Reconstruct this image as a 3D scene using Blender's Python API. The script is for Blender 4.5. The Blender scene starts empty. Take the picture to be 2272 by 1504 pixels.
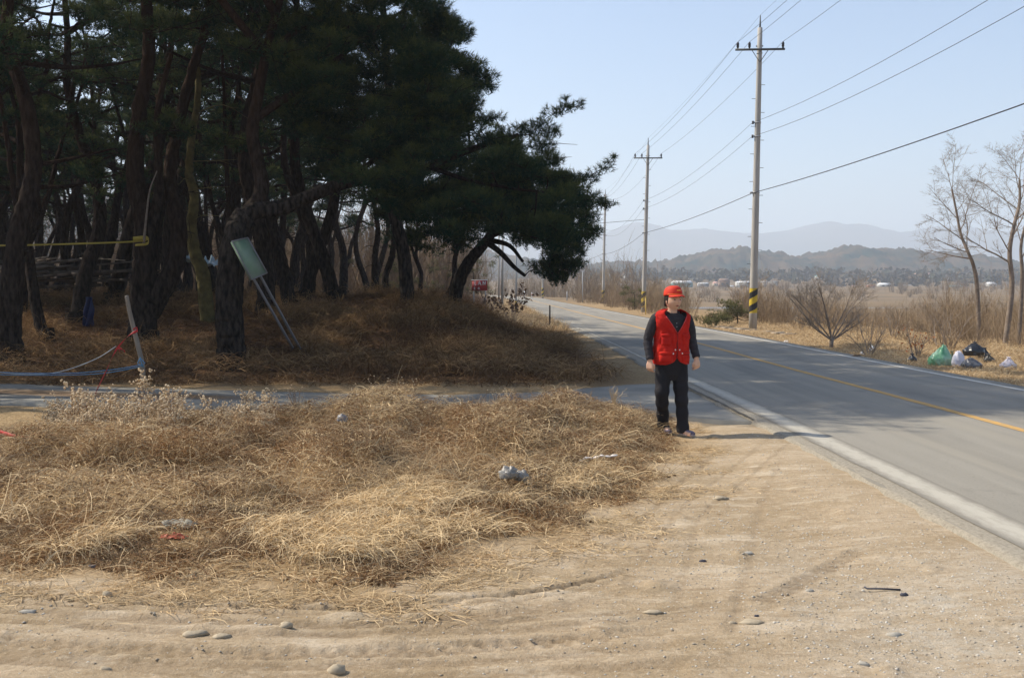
import bpy, math, random
import numpy as np
from mathutils import Vector, Matrix

# ------------------------------------------------------------------ camera / light
sc = bpy.context.scene
W, H, F = 2272.0, 1504.0, 2335.0
CAM_H = 1.55
HORIZON = 640.0
PITCH = math.atan((H/2 - HORIZON)/F)
cam = bpy.data.cameras.new("camera"); camo = bpy.data.objects.new("camera", cam)
sc.collection.objects.link(camo); sc.camera = camo
cam.sensor_width = 36.0; cam.lens = 36.0*F/W
cam.clip_start = 0.05; cam.clip_end = 20000
camo.location = (0, 0, CAM_H); camo.rotation_euler = (math.pi/2 - PITCH, 0, 0)

SUN_EL = math.radians(44); SX, SY = -0.955, 0.297            # horizontal direction towards the sun
SUND = Vector((SX*math.cos(SUN_EL), SY*math.cos(SUN_EL), math.sin(SUN_EL)))
wd = bpy.data.worlds.new("World"); sc.world = wd; wd.use_nodes = True
nt = wd.node_tree; nt.nodes.clear()
sky = nt.nodes.new('ShaderNodeTexSky'); sky.sky_type = 'NISHITA'; sky.sun_disc = False
sky.sun_elevation = SUN_EL; sky.sun_rotation = math.atan2(SX, SY)
sky.altitude = 50; sky.air_density = 1.0; sky.dust_density = 1.6; sky.ozone_density = 2.2
bg = nt.nodes.new('ShaderNodeBackground'); bg.inputs['Strength'].default_value = 0.15
out = nt.nodes.new('ShaderNodeOutputWorld')
nt.links.new(sky.outputs[0], bg.inputs[0]); nt.links.new(bg.outputs[0], out.inputs[0])
sl = bpy.data.lights.new("sun", 'SUN'); sl.energy = 5.0; sl.angle = math.radians(0.5); sl.color = (1.0, 0.91, 0.76)
so = bpy.data.objects.new("sun", sl); sc.collection.objects.link(so)
so.rotation_euler = SUND.to_track_quat('Z', 'Y').to_euler()
sc.view_settings.view_transform = 'Standard'; sc.view_settings.look = 'None'
sc.view_settings.exposure = 0.36; sc.view_settings.gamma = 1.0
sc.cycles.max_bounces = 5; sc.cycles.diffuse_bounces = 3; sc.cycles.glossy_bounces = 2
sc.cycles.transmission_bounces = 3; sc.cycles.volume_bounces = 2; sc.cycles.transparent_max_bounces = 6

cp, sp = math.cos(PITCH), math.sin(PITCH)
def ray(px, py):
    u = (px - W/2)/F; v = (H/2 - py)/F
    return np.array([u, cp + v*sp, -sp + v*cp])
def G(px, py, z=0.0):                       # pixel of the photograph -> point on the level z
    r = ray(px, py); t = (z - CAM_H)/r[2]
    return np.array([0, 0, CAM_H]) + r*t
def D(px, py, d):                           # pixel -> point at the depth d (metres along Y)
    r = ray(px, py); return np.array([0, 0, CAM_H]) + r*(d/r[1])

# ------------------------------------------------------------------ noise
def _h(ix, iy, s):
    n = (ix.astype(np.int64)*374761393 + iy.astype(np.int64)*668265263 + s*1442695041) & 0xffffffff
    n = ((n ^ (n >> 13))*1274126177) & 0xffffffff
    return ((n ^ (n >> 16)) & 0xffff)/65535.0
def vn(x, y, s=0):
    x = np.asarray(x, float); y = np.asarray(y, float)
    ix = np.floor(x); iy = np.floor(y); fx = x-ix; fy = y-iy
    fx = fx*fx*(3-2*fx); fy = fy*fy*(3-2*fy)
    a = _h(ix, iy, s); b = _h(ix+1, iy, s); c = _h(ix, iy+1, s); d = _h(ix+1, iy+1, s)
    return (a*(1-fx)+b*fx)*(1-fy)+(c*(1-fx)+d*fx)*fy
def fbm(x, y, s=0, o=4):
    t = 0; a = .5; n = 0
    for i in range(o):
        t = t + a*vn(x*2**i, y*2**i, s+i*7); n += a; a *= .5
    return t/n
def sst(a, b, x):
    t = np.clip((np.asarray(x, float)-a)/(b-a), 0, 1); return t*t*(3-2*t)

# ------------------------------------------------------------------ mesh helpers
def link(o): sc.collection.objects.link(o); return o
def meta(o, label=None, cat=None, group=None, kind=None):
    if label: o['label'] = label
    if cat: o['category'] = cat
    if group: o['group'] = group
    if kind: o['kind'] = kind
    return o
def empty(name, loc=(0, 0, 0), rz=0, **k):
    o = bpy.data.objects.new(name, None); o.location = [float(v) for v in loc]; o.rotation_euler = (0, 0, rz)
    o.empty_display_size = .1
    link(o); return meta(o, **k)
def mesh_data(name, V, faces, mats, smooth=False, tint=None, fm=None):
    """V (n,3); faces: list of int arrays (k,3) or (k,4)"""
    me = bpy.data.meshes.new(name)
    V = np.asarray(V, np.float32)
    faces = [np.asarray(f, np.int32) for f in faces if len(f)]
    me.vertices.add(len(V)); me.vertices.foreach_set('co', V.ravel())
    tot = np.concatenate([np.full(len(f), f.shape[1], np.int32) for f in faces])
    idx = np.concatenate([f.ravel() for f in faces])
    me.loops.add(len(idx)); me.loops.foreach_set('vertex_index', idx)
    me.polygons.add(len(tot))
    st = np.concatenate([[0], np.cumsum(tot)[:-1]]).astype(np.int32)
    me.polygons.foreach_set('loop_start', st); me.polygons.foreach_set('loop_total', tot)
    if smooth: me.polygons.foreach_set('use_smooth', np.ones(len(tot), bool))
    for m in (mats if isinstance(mats, (list, tuple)) else [mats]): me.materials.append(m)
    if fm is not None: me.polygons.foreach_set('material_index', np.asarray(fm, np.int32))
    me.update(calc_edges=True)
    if tint is not None:
        for nm, arr in (tint.items() if isinstance(tint, dict) else [('tint', tint)]):
            at = me.attributes.new(nm, 'FLOAT', 'POINT'); at.data.foreach_set('value', np.asarray(arr, np.float32))
    return me
def obj(name, V, faces, mats, parent=None, loc=None, smooth=False, tint=None, fm=None, **k):
    me = V if isinstance(V, bpy.types.Mesh) else mesh_data(name, V, faces, mats, smooth, tint, fm)
    o = bpy.data.objects.new(name, me); link(o)
    if parent: o.parent = parent
    if loc is not None: o.location = [float(v) for v in loc]
    return meta(o, **k)
class MB:
    """collects pieces into one mesh"""
    def __init__(s): s.v = []; s.f3 = []; s.f4 = []; s.n = 0; s.t = []
    def add(s, V, F3=None, F4=None, t=0.0):
        V = np.asarray(V, float).reshape(-1, 3)
        s.v.append(V)
        if F3 is not None and len(F3): s.f3.append(np.asarray(F3, int)+s.n)
        if F4 is not None and len(F4): s.f4.append(np.asarray(F4, int)+s.n)
        s.t.append(np.broadcast_to(np.asarray(t, float), (len(V),)))
        s.n += len(V); return s
    def box(s, c, d, R=None, t=0.0):
        c = np.asarray(c, float); h = np.asarray(d, float)/2
        P = np.array([[x, y, z] for x in (-1, 1) for y in (-1, 1) for z in (-1, 1)])*h
        if R is not None: P = P @ np.asarray(R).T
        return s.add(P+c, None, [[0, 1, 3, 2], [4, 6, 7, 5], [0, 4, 5, 1], [2, 3, 7, 6], [0, 2, 6, 4], [1, 5, 7, 3]], t)
    def tube(s, path, rad, n=8, cap=True, t=0.0, flat=None, rough=0.0):
        path = np.asarray(path, float); m = len(path); rad = np.broadcast_to(np.asarray(rad, float), (m,))
        T = np.gradient(path, axis=0); T /= np.linalg.norm(T, axis=1)[:, None]+1e-9
        ref = np.array([0, 0, 1.]) if abs(T[:, 2]).mean() < .8 else np.array([0, 1., 0])
        A = np.cross(T, ref); A /= np.linalg.norm(A, axis=1)[:, None]+1e-9
        B = np.cross(A, T)
        an = np.arange(n)/n*2*math.pi
        fb = 1.0 if flat is None else flat
        ring = path[:, None]+rad[:, None, None]*(A[:, None]*np.cos(an)[None, :, None]+fb*B[:, None]*np.sin(an)[None, :, None])
        if rough:
            hgt = np.cumsum(np.r_[0, np.linalg.norm(np.diff(path, axis=0), axis=1)])[:, None]+0*an
            k = 1+rough*((vn(an[None]*n/6.283*.5+0*hgt, hgt*7+an[None]*2, 3)-.5)*2+(fbm(np.cos(an)[None]*2+hgt*.8, np.sin(an)[None]*2+hgt*.5, 8, 3)-.5)*2)
            ring = path[:, None]+(ring-path[:, None])*k[..., None]
        V = ring.reshape(-1, 3)
        i = np.arange(m-1)[:, None]*n; j = np.arange(n)[None]; j2 = (j+1) % n
        Q = np.stack([i+j, i+j2, i+n+j2, i+n+j], -1).reshape(-1, 4)
        F3 = []
        if cap:
            V = np.vstack([V, path[0], path[-1]]); a = m*n; b = a+1
            for k in range(n):
                F3.append([a, (k+1) % n, k]); F3.append([b, (m-1)*n+k, (m-1)*n+(k+1) % n])
        return s.add(V, F3, Q, t)
    def sphere(s, c, r, nu=12, nv=8, t=0.0, fn=None):
        th = np.linspace(0, math.pi, nv+1); ph = np.arange(nu)/nu*2*math.pi
        P = np.stack([np.sin(th)[:, None]*np.cos(ph), np.sin(th)[:, None]*np.sin(ph), np.cos(th)[:, None]*np.ones(nu)], -1)
        P = P.reshape(-1, 3)
        if fn is not None: P = fn(P)
        V = P*np.asarray(r, float)+np.asarray(c, float)
        i = np.arange(nv)[:, None]*nu; j = np.arange(nu)[None]; j2 = (j+1) % nu
        Q = np.stack([i+j, i+nu+j, i+nu+j2, i+j2], -1).reshape(-1, 4)
        return s.add(V, None, Q, t)
    def data(s, name, mats, smooth=False, tint=False):
        fs = []
        if s.f3: fs.append(np.vstack(s.f3))
        if s.f4: fs.append(np.vstack(s.f4))
        return mesh_data(name, np.vstack(s.v), fs, mats, smooth, np.concatenate(s.t) if tint else None)
    def build(s, name, mats, parent=None, smooth=False, tint=False, **k):
        return obj(name, s.data(name, mats, smooth, tint), None, None, parent, **k)
def cr(pts, n=8):                          # smooth curve through points
    P = np.asarray(pts, float); P = np.vstack([2*P[0]-P[1], P, 2*P[-1]-P[-2]]); o = []
    for i in range(1, len(P)-2):
        for t in np.arange(n)/n:
            o.append(.5*((2*P[i])+(-P[i-1]+P[i+1])*t+(2*P[i-1]-5*P[i]+4*P[i+1]-P[i+2])*t*t+(-P[i-1]+3*P[i]-3*P[i+1]+P[i+2])*t**3))
    o.append(P[-2]); return np.array(o)

# ------------------------------------------------------------------ materials
def mat(name, col, rough=.8, col2=None, scale=4., bump=0., bscale=None, spec=.3, trans=0., metal=0., tint2=None, detail=4, stretch=None, alpha=None):
    """principled; col2 mixed in by noise; tint2 mixed in by the 'tint' attribute"""
    m = bpy.data.materials.new(name); m.use_nodes = True; t = m.node_tree; N = t.nodes; L = t.links
    b = N['Principled BSDF']; b.inputs['Roughness'].default_value = rough; b.inputs['Specular IOR Level'].default_value = spec
    b.inputs['Metallic'].default_value = metal
    b.inputs['Base Color'].default_value = (*col, 1)
    tc = N.new('ShaderNodeTexCoord'); vec = tc.outputs['Object']
    if stretch:
        mp = N.new('ShaderNodeMapping'); mp.inputs['Scale'].default_value = stretch; L.new(vec, mp.inputs[0]); vec = mp.outputs[0]
    last = None
    if col2 is not None:
        no = N.new('ShaderNodeTexNoise'); no.inputs['Scale'].default_value = scale; no.inputs['Detail'].default_value = detail
        L.new(vec, no.inputs['Vector'])
        mr = N.new('ShaderNodeMapRange'); mr.inputs['From Min'].default_value = .35; mr.inputs['From Max'].default_value = .65
        L.new(no.outputs[0], mr.inputs[0])
        mx = N.new('ShaderNodeMix'); mx.data_type = 'RGBA'; mx.inputs[6].default_value = (*col, 1); mx.inputs[7].default_value = (*col2, 1)
        L.new(mr.outputs[0], mx.inputs[0]); last = mx.outputs[2]
    if tint2 is not None:
        at = N.new('ShaderNodeAttribute'); at.attribute_name = 'tint'
        mx = N.new('ShaderNodeMix'); mx.data_type = 'RGBA'; mx.inputs[6].default_value = (*col, 1); mx.inputs[7].default_value = (*tint2, 1)
        if last: L.new(last, mx.inputs[6])
        L.new(at.outputs['Fac'], mx.inputs[0]); last = mx.outputs[2]
    if last: L.new(last, b.inputs['Base Color'])
    if bump:
        nb = N.new('ShaderNodeTexNoise'); nb.inputs['Scale'].default_value = bscale or scale*4; nb.inputs['Detail'].default_value = 5
        L.new(vec, nb.inputs['Vector'])
        bp = N.new('ShaderNodeBump'); bp.inputs['Strength'].default_value = 1; bp.inputs['Distance'].default_value = bump
        L.new(nb.outputs[0], bp.inputs['Height']); L.new(bp.outputs[0], b.inputs['Normal'])
    if trans:
        tr = N.new('ShaderNodeBsdfTranslucent'); tr.inputs[0].default_value = (*(tint2 or col), 1)
        if last: L.new(last, tr.inputs[0])
        ms = N.new('ShaderNodeMixShader'); ms.inputs[0].default_value = trans
        L.new(b.outputs[0], ms.inputs[1]); L.new(tr.outputs[0], ms.inputs[2])
        L.new(ms.outputs[0], N['Material Output'].inputs['Surface'])
    return m

# ------------------------------------------------------------------ the road's course
RC = np.array([(5.75, -60), (5.65, 0), (5.6, 12), (5.42, 20), (5.3, 30), (5.0, 43), (4.5, 60), (3.9, 85), (3.0, 120), (1.7, 172), (-2.5, 215), (-11, 255), (-26, 295), (-60, 345)], float)
RCs = cr(RC, 10)
def rx(y): return np.interp(y, RCs[:, 1], RCs[:, 0])
def rdist(x, y):                            # distance from the road's centre, positive on the right
    sl_ = np.interp(y, RCs[:-1, 1], np.diff(RCs[:, 0])/np.diff(RCs[:, 1]))
    return (x-rx(y))/np.sqrt(1+sl_**2)
HALF_L, HALF_R = 2.72, 2.62

# dry weed bed beside the dirt yard, outline on the ground
WP = [(-700, 1240), (0, 1268), (250, 1272), (450, 1292), (650, 1312), (850, 1310), (930, 1262), (1100, 1205), (1170, 1192), (1270, 1182),
      (1310, 1122), (1440, 1096), (1485, 1020), (1535, 985), (1540, 955), (1490, 922), (1420, 912), (1200, 910), (900, 915), (500, 925), (0, 950), (-700, 960)]
WEED = np.array([G(a, b, -.05)[:2] for a, b in WP])
def polyd(x, y, P):                         # signed distance, negative inside
    x = np.asarray(x, float); y = np.asarray(y, float)
    d = np.full(x.shape, 1e9); ins = np.zeros(x.shape, bool)
    for i in range(len(P)):
        a = P[i]; b = P[(i+1) % len(P)]; e = b-a
        wx = x-a[0]; wy = y-a[1]; t = np.clip((wx*e[0]+wy*e[1])/(e@e), 0, 1)
        d = np.minimum(d, (wx-t*e[0])**2+(wy-t*e[1])**2)
        c = ((a[1] > y) != (b[1] > y)); xs = a[0]+(y-a[1])/(e[1] if e[1] else 1e-9)*e[0]
        ins ^= c & (x < xs)
    d = np.sqrt(d); return np.where(ins, -d, d)

def line_sd(x, y, P):                       # distance to a polyline and the run along it
    x = np.asarray(x, float); y = np.asarray(y, float)
    best = np.full(x.shape, 1e9); run = np.zeros(x.shape); off = np.zeros(x.shape); L0 = 0
    for i in range(len(P)-1):
        a = P[i]; e = P[i+1]-a; l = math.hypot(*e)
        wx = x-a[0]; wy = y-a[1]; t = np.clip((wx*e[0]+wy*e[1])/(l*l), 0, 1)
        d = np.hypot(wx-t*e[0], wy-t*e[1]); sg = np.sign(e[0]*wy-e[1]*wx)
        m = d < best; best = np.where(m, d, best); run = np.where(m, L0+t*l, run); off = np.where(m, sg*d, off); L0 += l
    return off, run
def gl(pts): return cr(np.array([G(a, b, -.08)[:2] for a, b in pts]), 6)
_w = lambda pts, dy, dx=0: gl([(a+dx, b+dy) for a, b in pts])
SW = [(-300, 1296), (0, 1318), (300, 1338), (650, 1346), (900, 1338), (1150, 1316), (1330, 1282), (1440, 1240)]
SW2 = [(-300, 1405), (0, 1420), (250, 1436), (600, 1446), (1000, 1432), (1350, 1408), (1600, 1372)]
# path, half width, depth, tread period, tread strength
RUTS = [(_w(SW, 0), .032, .036, .10, 1.2), (_w(SW, 14), .022, .010, .09, .4), (_w(SW, 36, 20), .05, .012, .08, .5), (_w(SW, 58, -30), .03, .012, .085, .6), (_w(SW, -16, 60), .03, .008, .2, .2),
        (_w(SW2, 0), .075, .026, .09, 1.1), (_w(SW2, 28, 60), .04, .010, .08, .5), (_w(SW2, -40, 90), .045, .010, .09, .4), (_w(SW2, 52, 200), .05, .012, .07, .5), (_w(SW2, -62, 160), .03, .008, .1, .3),
        (gl([(1380, 1300), (1455, 1205), (1530, 1110), (1640, 1030), (1740, 962)]), .022, .012, .3, .2), (gl([(1500, 1330), (1530, 1240), (1560, 1140), (1690, 1040), (1790, 965)]), .02, .010, .3, .2),
        (gl([(1620, 1400), (1660, 1250), (1690, 1120), (1740, 1010)]), .03, .008, .3, .2), (gl([(1290, 1240), (1400, 1180), (1500, 1080), (1600, 1000)]), .03, .010, .12, .4), (gl([(1700, 1330), (1900, 1230), (2000, 1200)]), .06, .014, .08, .6)]
RUTATT = [None]
def ter(x, y, fine=False):
    x = np.asarray(x, float); y = np.asarray(y, float)
    rd = rdist(x, y)
    z = -.085 + .03*(fbm(x*.6, y*.6, 3, 3)-.5)
    # wooded bank on the left
    left = sst(3.6, 8.5, -rd)*sst(17.8, 33, y+.5*(fbm(x*.35, y*.2, 11)-.5)*6)
    bump = fbm(x*.45, y*.45, 21, 4)
    z = z + left*(1.25+.55*(bump-.5)) + left*.22*(fbm(x*1.6, y*1.6, 31, 3)-.5)
    z = z + sst(70, 400, y)*sst(20, 300, -rd)*14
    # river side falls away on the right
    r = sst(5.5, 34, rd)
    z = z - 2.0*r + .25*sst(3.2, 5, rd)*(fbm(x*.5, y*.5, 41, 3)-.45)
    far = sst(262, 620, y)*sst(10, 60, rd)
    z = z + far*4.6 + sst(600, 800, y)*6.5
    riv = sst(196, 206, y+6*np.sin(x*.05))*sst(262, 250, y+4*np.sin(x*.08))*sst(24, 34, x)
    z = z - 1.3*riv
    z = z + .055*sst(-3.9, -2.9, rd)*(rd < 0)*np.maximum(sst(14, 11.5, y), sst(18, 19.5, y))
    m = (np.abs(rd) < 3.3) & ((rd > -2.66) | ((y > 12.3) & (y < 18.2)))
    z = np.where(m, np.minimum(z, -.085), z)
    # weed bed and the ditch beside the lane
    near = (y < 16) & (y > 2) & (x < 4) & (x > -14)
    if near.any():
        xs, ys = x[near], y[near]
        pd = polyd(xs, ys, WEED)
        b = sst(0, -.7, pd)*(.02+.10*fbm(xs*1.3, ys*1.3, 51, 3))
        b = b + .15*np.exp(-((ys-11.2)/1.3)**2)*sst(-2.6, -1.2, xs)*sst(1.2, .2, xs)*sst(.1, -.5, pd)
        b = b - .2*np.exp(-((ys-12.3)/.9)**2)*sst(-1.8, -3.2, xs)
        z = z.copy(); z[near] = z[near]+b
    if fine:
        nn = (y < 12.5) & (y > 3) & (x < 4) & (x > -4)
        xs, ys = x[nn], y[nn]; d = np.zeros(len(xs)); pd = polyd(xs, ys, WEED); k = sst(-.15, .1, pd)
        rut = np.zeros(len(xs))
        for P, w, dep, per, ts in RUTS:
            o, s = line_sd(xs, ys, P)
            gx_, gy_ = xs, ys; prof = np.exp(-(o/w)**4); rim = np.exp(-((np.abs(o)-w*1.25)/(w*.35))**2)
            tread = .5+.5*np.sign(np.sin(2*math.pi*s/per+np.sign(o)*1.2+2*vn(s*2, s*0, 5)))
            Lt = np.hypot(*np.diff(P, axis=0).T).sum(); fade = sst(Lt, Lt-.9, s)*(.35+.6*vn(s*.7, s*0, int(w*1000)+int(P[0][1]*50)))
            edge_ = np.exp(-((np.abs(o)-w*.5)/(w*.45))**2)
            d += fade*(-dep*.5*prof - dep*1.2*ts*tread*edge_ + dep*.4*rim)
            rut = np.maximum(rut, fade*np.clip(.45*prof+.9*ts*tread*edge_, 0, 1))  # mask for the darker soil colour in tracks and tread hollows
        RUTATT[0] = (nn, rut*k)
        d += .012*(fbm(xs*9, ys*11, 64, 4)-.5)+.012*(fbm(xs*3, ys*5, 61, 4)-.5)+.012*(fbm(xs*1.2, ys*7, 62, 3)-.5)+.02*np.maximum(fbm(xs*5, ys*5, 71, 3)-.62, 0)*4
        z = z.copy(); z[nn] += d*k*sst(-3.05, -3.35, rdist(xs, ys)) + 0
    return z
def terz(x, y): return float(ter(np.array([x]), np.array([y]))[0])
# ------------------------------------------------------------------ ground sheet
def grow(start, step, end, k=1.06):
    o = []; v = start
    while abs(v) < abs(end):
        v += step; o.append(v); step *= k
    return o
xs = np.arange(-4, 4, .03); xs = np.concatenate([np.array(grow(-4, -.05, -4300, 1.06))[::-1], xs, np.array(grow(4, .05, 4300, 1.06))])
ys = np.concatenate([np.array(grow(3.6, -.1, -400, 1.25))[::-1], np.arange(3.6, 4.2, .04), np.arange(4.2, 6.6, .02), np.arange(6.6, 8, .035), np.arange(8, 14, .06), np.arange(14, 45, .18), np.array(grow(45, .3, 5000, 1.035))])
X, Y = np.meshgrid(xs, ys); Z = ter(X, Y, True)
ny, nx = X.shape
V = np.stack([X, Y, Z], -1).reshape(-1, 3)
ii = np.arange(ny-1)[:, None]*nx+np.arange(nx-1)[None]
Q = np.stack([ii, ii+1, ii+nx+1, ii+nx], -1).reshape(-1, 4)
fx, fy = X.ravel(), Y.ravel()
rdv = rdist(fx, fy)
rutv = np.zeros(len(fx)); rutv[RUTATT[0][0].ravel()] = RUTATT[0][1]
yard = np.zeros(len(fx)); nm = (fy < 16)
pdv = polyd(fx[nm], fy[nm], WEED)
yard[nm] = sst(-.35, .25, pdv+.5*(fbm(fx[nm]*3, fy[nm]*3, 81, 4)-.5))*(1-sst(11.6, 13.0, fy[nm]))*(1-sst(.0, 2, rdv[nm]))
yard = np.maximum(yard, (fy < 3)*1.0*(rdv < 0))
yard = np.maximum(yard, sst(-3.9, -3.3, rdv)*(rdv < 0)*(1-sst(13, 15, fy)))
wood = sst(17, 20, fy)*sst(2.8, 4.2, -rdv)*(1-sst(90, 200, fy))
gravel = sst(.6, 2.4, fx)*sst(7.5, 4.5, fy)*yard

def ground_mat():
    m = bpy.data.materials.new('ground'); m.use_nodes = True; t = m.node_tree; N = t.nodes; L = t.links
    b = N['Principled BSDF']; b.inputs['Roughness'].default_value = .95; b.inputs['Specular IOR Level'].default_value = .15
    ge = N.new('ShaderNodeNewGeometry'); P = ge.outputs['Position']
    def noise(s, d=4, st=None, r=.5):
        v = P
        if st:
            mp = N.new('ShaderNodeMapping'); mp.inputs['Scale'].default_value = st; L.new(P, mp.inputs[0]); v = mp.outputs[0]
        n = N.new('ShaderNodeTexNoise'); n.inputs['Scale'].default_value = s; n.inputs['Detail'].default_value = d; n.inputs['Roughness'].default_value = r
        L.new(v, n.inputs['Vector']); return n.outputs[0]
    def ramp(f, lo, hi):
        mr = N.new('ShaderNodeMapRange'); mr.inputs['From Min'].default_value = lo; mr.inputs['From Max'].default_value = hi; L.new(f, mr.inputs[0]); return mr.outputs[0]
    def mix(f, a, c):
        x = N.new('ShaderNodeMix'); x.data_type = 'RGBA'
        if isinstance(f, float): x.inputs[0].default_value = f
        else: L.new(f, x.inputs[0])
        for i, q in ((6, a), (7, c)):
            if isinstance(q, tuple): x.inputs[i].default_value = (*q, 1)
            else: L.new(q, x.inputs[i])
        return x.outputs[2]
    def att(n):
        a = N.new('ShaderNodeAttribute'); a.attribute_name = n; return a.outputs['Fac']
    def mul(a, c):
        x = N.new('ShaderNodeMath'); x.operation = 'MULTIPLY'; L.new(a, x.inputs[0])
        if isinstance(c, float): x.inputs[1].default_value = c
        else: L.new(c, x.inputs[1])
        return x.outputs[0]
    d = mix(ramp(noise(.9, 5, (1, 2.2, 1)), .38, .62), (.36, .27, .165), (.45, .35, .235))
    d = mix(mul(ramp(noise(1.5, 6, (1, 2.6, 1), .65), .54, .66), .75), d, (.60, .50, .37))
    d = mix(mul(ramp(noise(2.3, 5, (.8, 4, 1), .6), .57, .68), .55), d, (.25, .175, .095))
    d = mix(mul(ramp(noise(60, 3), .58, .72), .45), d, (.24, .17, .10))
    g = mix(ramp(noise(14, 5, None, .7), .42, .6), (.42, .35, .26), (.50, .45, .37))
    d = mix(mul(att('gravel'), ramp(noise(1.3, 4, None, .6), .35, .6)), d, g)
    d = mix(mul(ramp(noise(110, 2), .63, .7), .6), d, (.55, .50, .42))
    d = mix(mul(ramp(noise(9, 6, (1, 2.2, 1), .7), .48, .66), .45), d, (.27, .19, .105))
    d = mix(mul(ramp(noise(17, 6, (1, 1.6, 1), .7), .52, .68), .5), d, (.62, .50, .36))
    d = mix(mul(att('rut'), .6), d, (.13, .085, .045))  # compacted soil darker, with the shade in tread hollows painted in
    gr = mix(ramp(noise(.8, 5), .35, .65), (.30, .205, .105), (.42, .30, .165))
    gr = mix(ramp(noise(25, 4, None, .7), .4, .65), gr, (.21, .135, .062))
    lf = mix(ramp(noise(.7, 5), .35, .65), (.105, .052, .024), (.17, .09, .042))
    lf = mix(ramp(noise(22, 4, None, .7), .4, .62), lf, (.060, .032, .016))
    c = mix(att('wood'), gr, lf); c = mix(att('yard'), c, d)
    fld = mix(ramp(noise(.03, 5), .35, .65), (.215, .150, .082), (.14, .10, .056))
    c = mix(att('far'), c, fld)
    L.new(c, b.inputs['Base Color'])
    bp = N.new('ShaderNodeBump'); bp.inputs['Distance'].default_value = .02; bp.inputs['Strength'].default_value = .9
    h = mix(att('yard'), noise(30, 5, None, .7), noise(34, 6, None, .75)); L.new(h, bp.inputs['Height']); L.new(bp.outputs[0], b.inputs['Normal'])
    return m
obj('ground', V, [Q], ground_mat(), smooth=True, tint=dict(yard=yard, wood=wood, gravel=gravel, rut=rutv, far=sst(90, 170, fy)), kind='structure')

# ------------------------------------------------------------------ road
def strip(l, r, y0, y1, z, zs=.15, n=None, across=8, edge=0.0, seed=0):
    t = np.concatenate([np.arange(y0, 60, .25), np.arange(60, y1, 1.5)]) if y0 < 60 else np.arange(y0, y1, 1.5)
    cxx = rx(t); tx = np.gradient(cxx, t); nrm = np.stack([np.ones_like(tx), -tx], -1)/np.sqrt(1+tx**2)[:, None]
    u = np.linspace(0, 1, across+1)
    el = edge*(fbm(t*1.5, t*0, seed)-.5)*2; er = edge*(fbm(t*1.5, t*0+9, seed)-.5)*2
    off = (l+el)[:, None]*(1-u)+(r+er)[:, None]*u
    PX = cxx[:, None]+nrm[:, :1]*off; PY = t[:, None]+nrm[:, 1:]*off
    return PX, PY, np.full(PX.shape, z)
def sheet(name, PX, PY, PZ, m, side=0., **k):
    n, c = PX.shape; Vv = np.stack([PX, PY, PZ], -1).reshape(-1, 3)
    i = np.arange(n-1)[:, None]*c+np.arange(c-1)[None]; F4 = [np.stack([i, i+1, i+c+1, i+c], -1).reshape(-1, 4)]
    if side:
        b = Vv.copy().reshape(n, c, 3); N0 = len(Vv)
        lo = np.concatenate([b[:, 0], b[:, -1]]); lo[:, 2] -= side; lo[:n, 0] -= .03; Vv = np.vstack([Vv, lo])
        j = np.arange(n-1); F4.append(np.stack([j*c, (j+1)*c, N0+j+1, N0+j], -1)); F4.append(np.stack([(j+1)*c+c-1, j*c+c-1, N0+n+j, N0+n+j+1], -1))
    return obj(name, Vv, F4, m, **k)
def road_mat():
    m = mat('asphalt', (.225, .207, .172), .88, (.28, .258, .215), 1.2, .004, 90, spec=.25, stretch=(2.2, .12, 1))
    t = m.node_tree; N = t.nodes; L = t.links; b = N['Principled BSDF']
    ge = N.new('ShaderNodeNewGeometry')
    src = b.inputs['Base Color'].links[0].from_socket
    for sc_, st, lo, hi, col, amt in ((70, (1, 1, 1), .55, .72, (.34, .31, .26), .6), (45, (1, 1, 1), .60, .72, (.08, .077, .07), .5), (.6, (1.4, .25, 1), .52, .68, (.150, .142, .125), .6), (1.0, (2.5, .05, 1), .54, .66, (.31, .28, .225), .5), (.9, (1.2, 1, 1), .62, .66, (.16, .15, .13), .4)):
        mp = N.new('ShaderNodeMapping'); mp.inputs['Scale'].default_value = st; mp.inputs['Rotation'].default_value = (0, 0, .06); L.new(ge.outputs['Position'], mp.inputs[0])
        n = N.new('ShaderNodeTexNoise'); n.inputs['Scale'].default_value = sc_; n.inputs['Detail'].default_value = 4; L.new(mp.outputs[0], n.inputs['Vector'])
        mr = N.new('ShaderNodeMapRange'); mr.inputs['From Min'].default_value = lo; mr.inputs['From Max'].default_value = hi; mr.inputs['To Max'].default_value = amt; L.new(n.outputs[0], mr.inputs[0])
        x = N.new('ShaderNodeMix'); x.data_type = 'RGBA'; L.new(mr.outputs[0], x.inputs[0]); L.new(src, x.inputs[6]); x.inputs[7].default_value = (*col, 1); src = x.outputs[2]
    L.new(src, b.inputs['Base Color']); return m
M_road = road_mat()
PX, PY, PZ = strip(-HALF_L, HALF_R, -50, 330, 0, across=12, edge=.025, seed=3)
sheet('road', PX, PY, PZ, M_road, .22, kind='structure')
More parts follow.
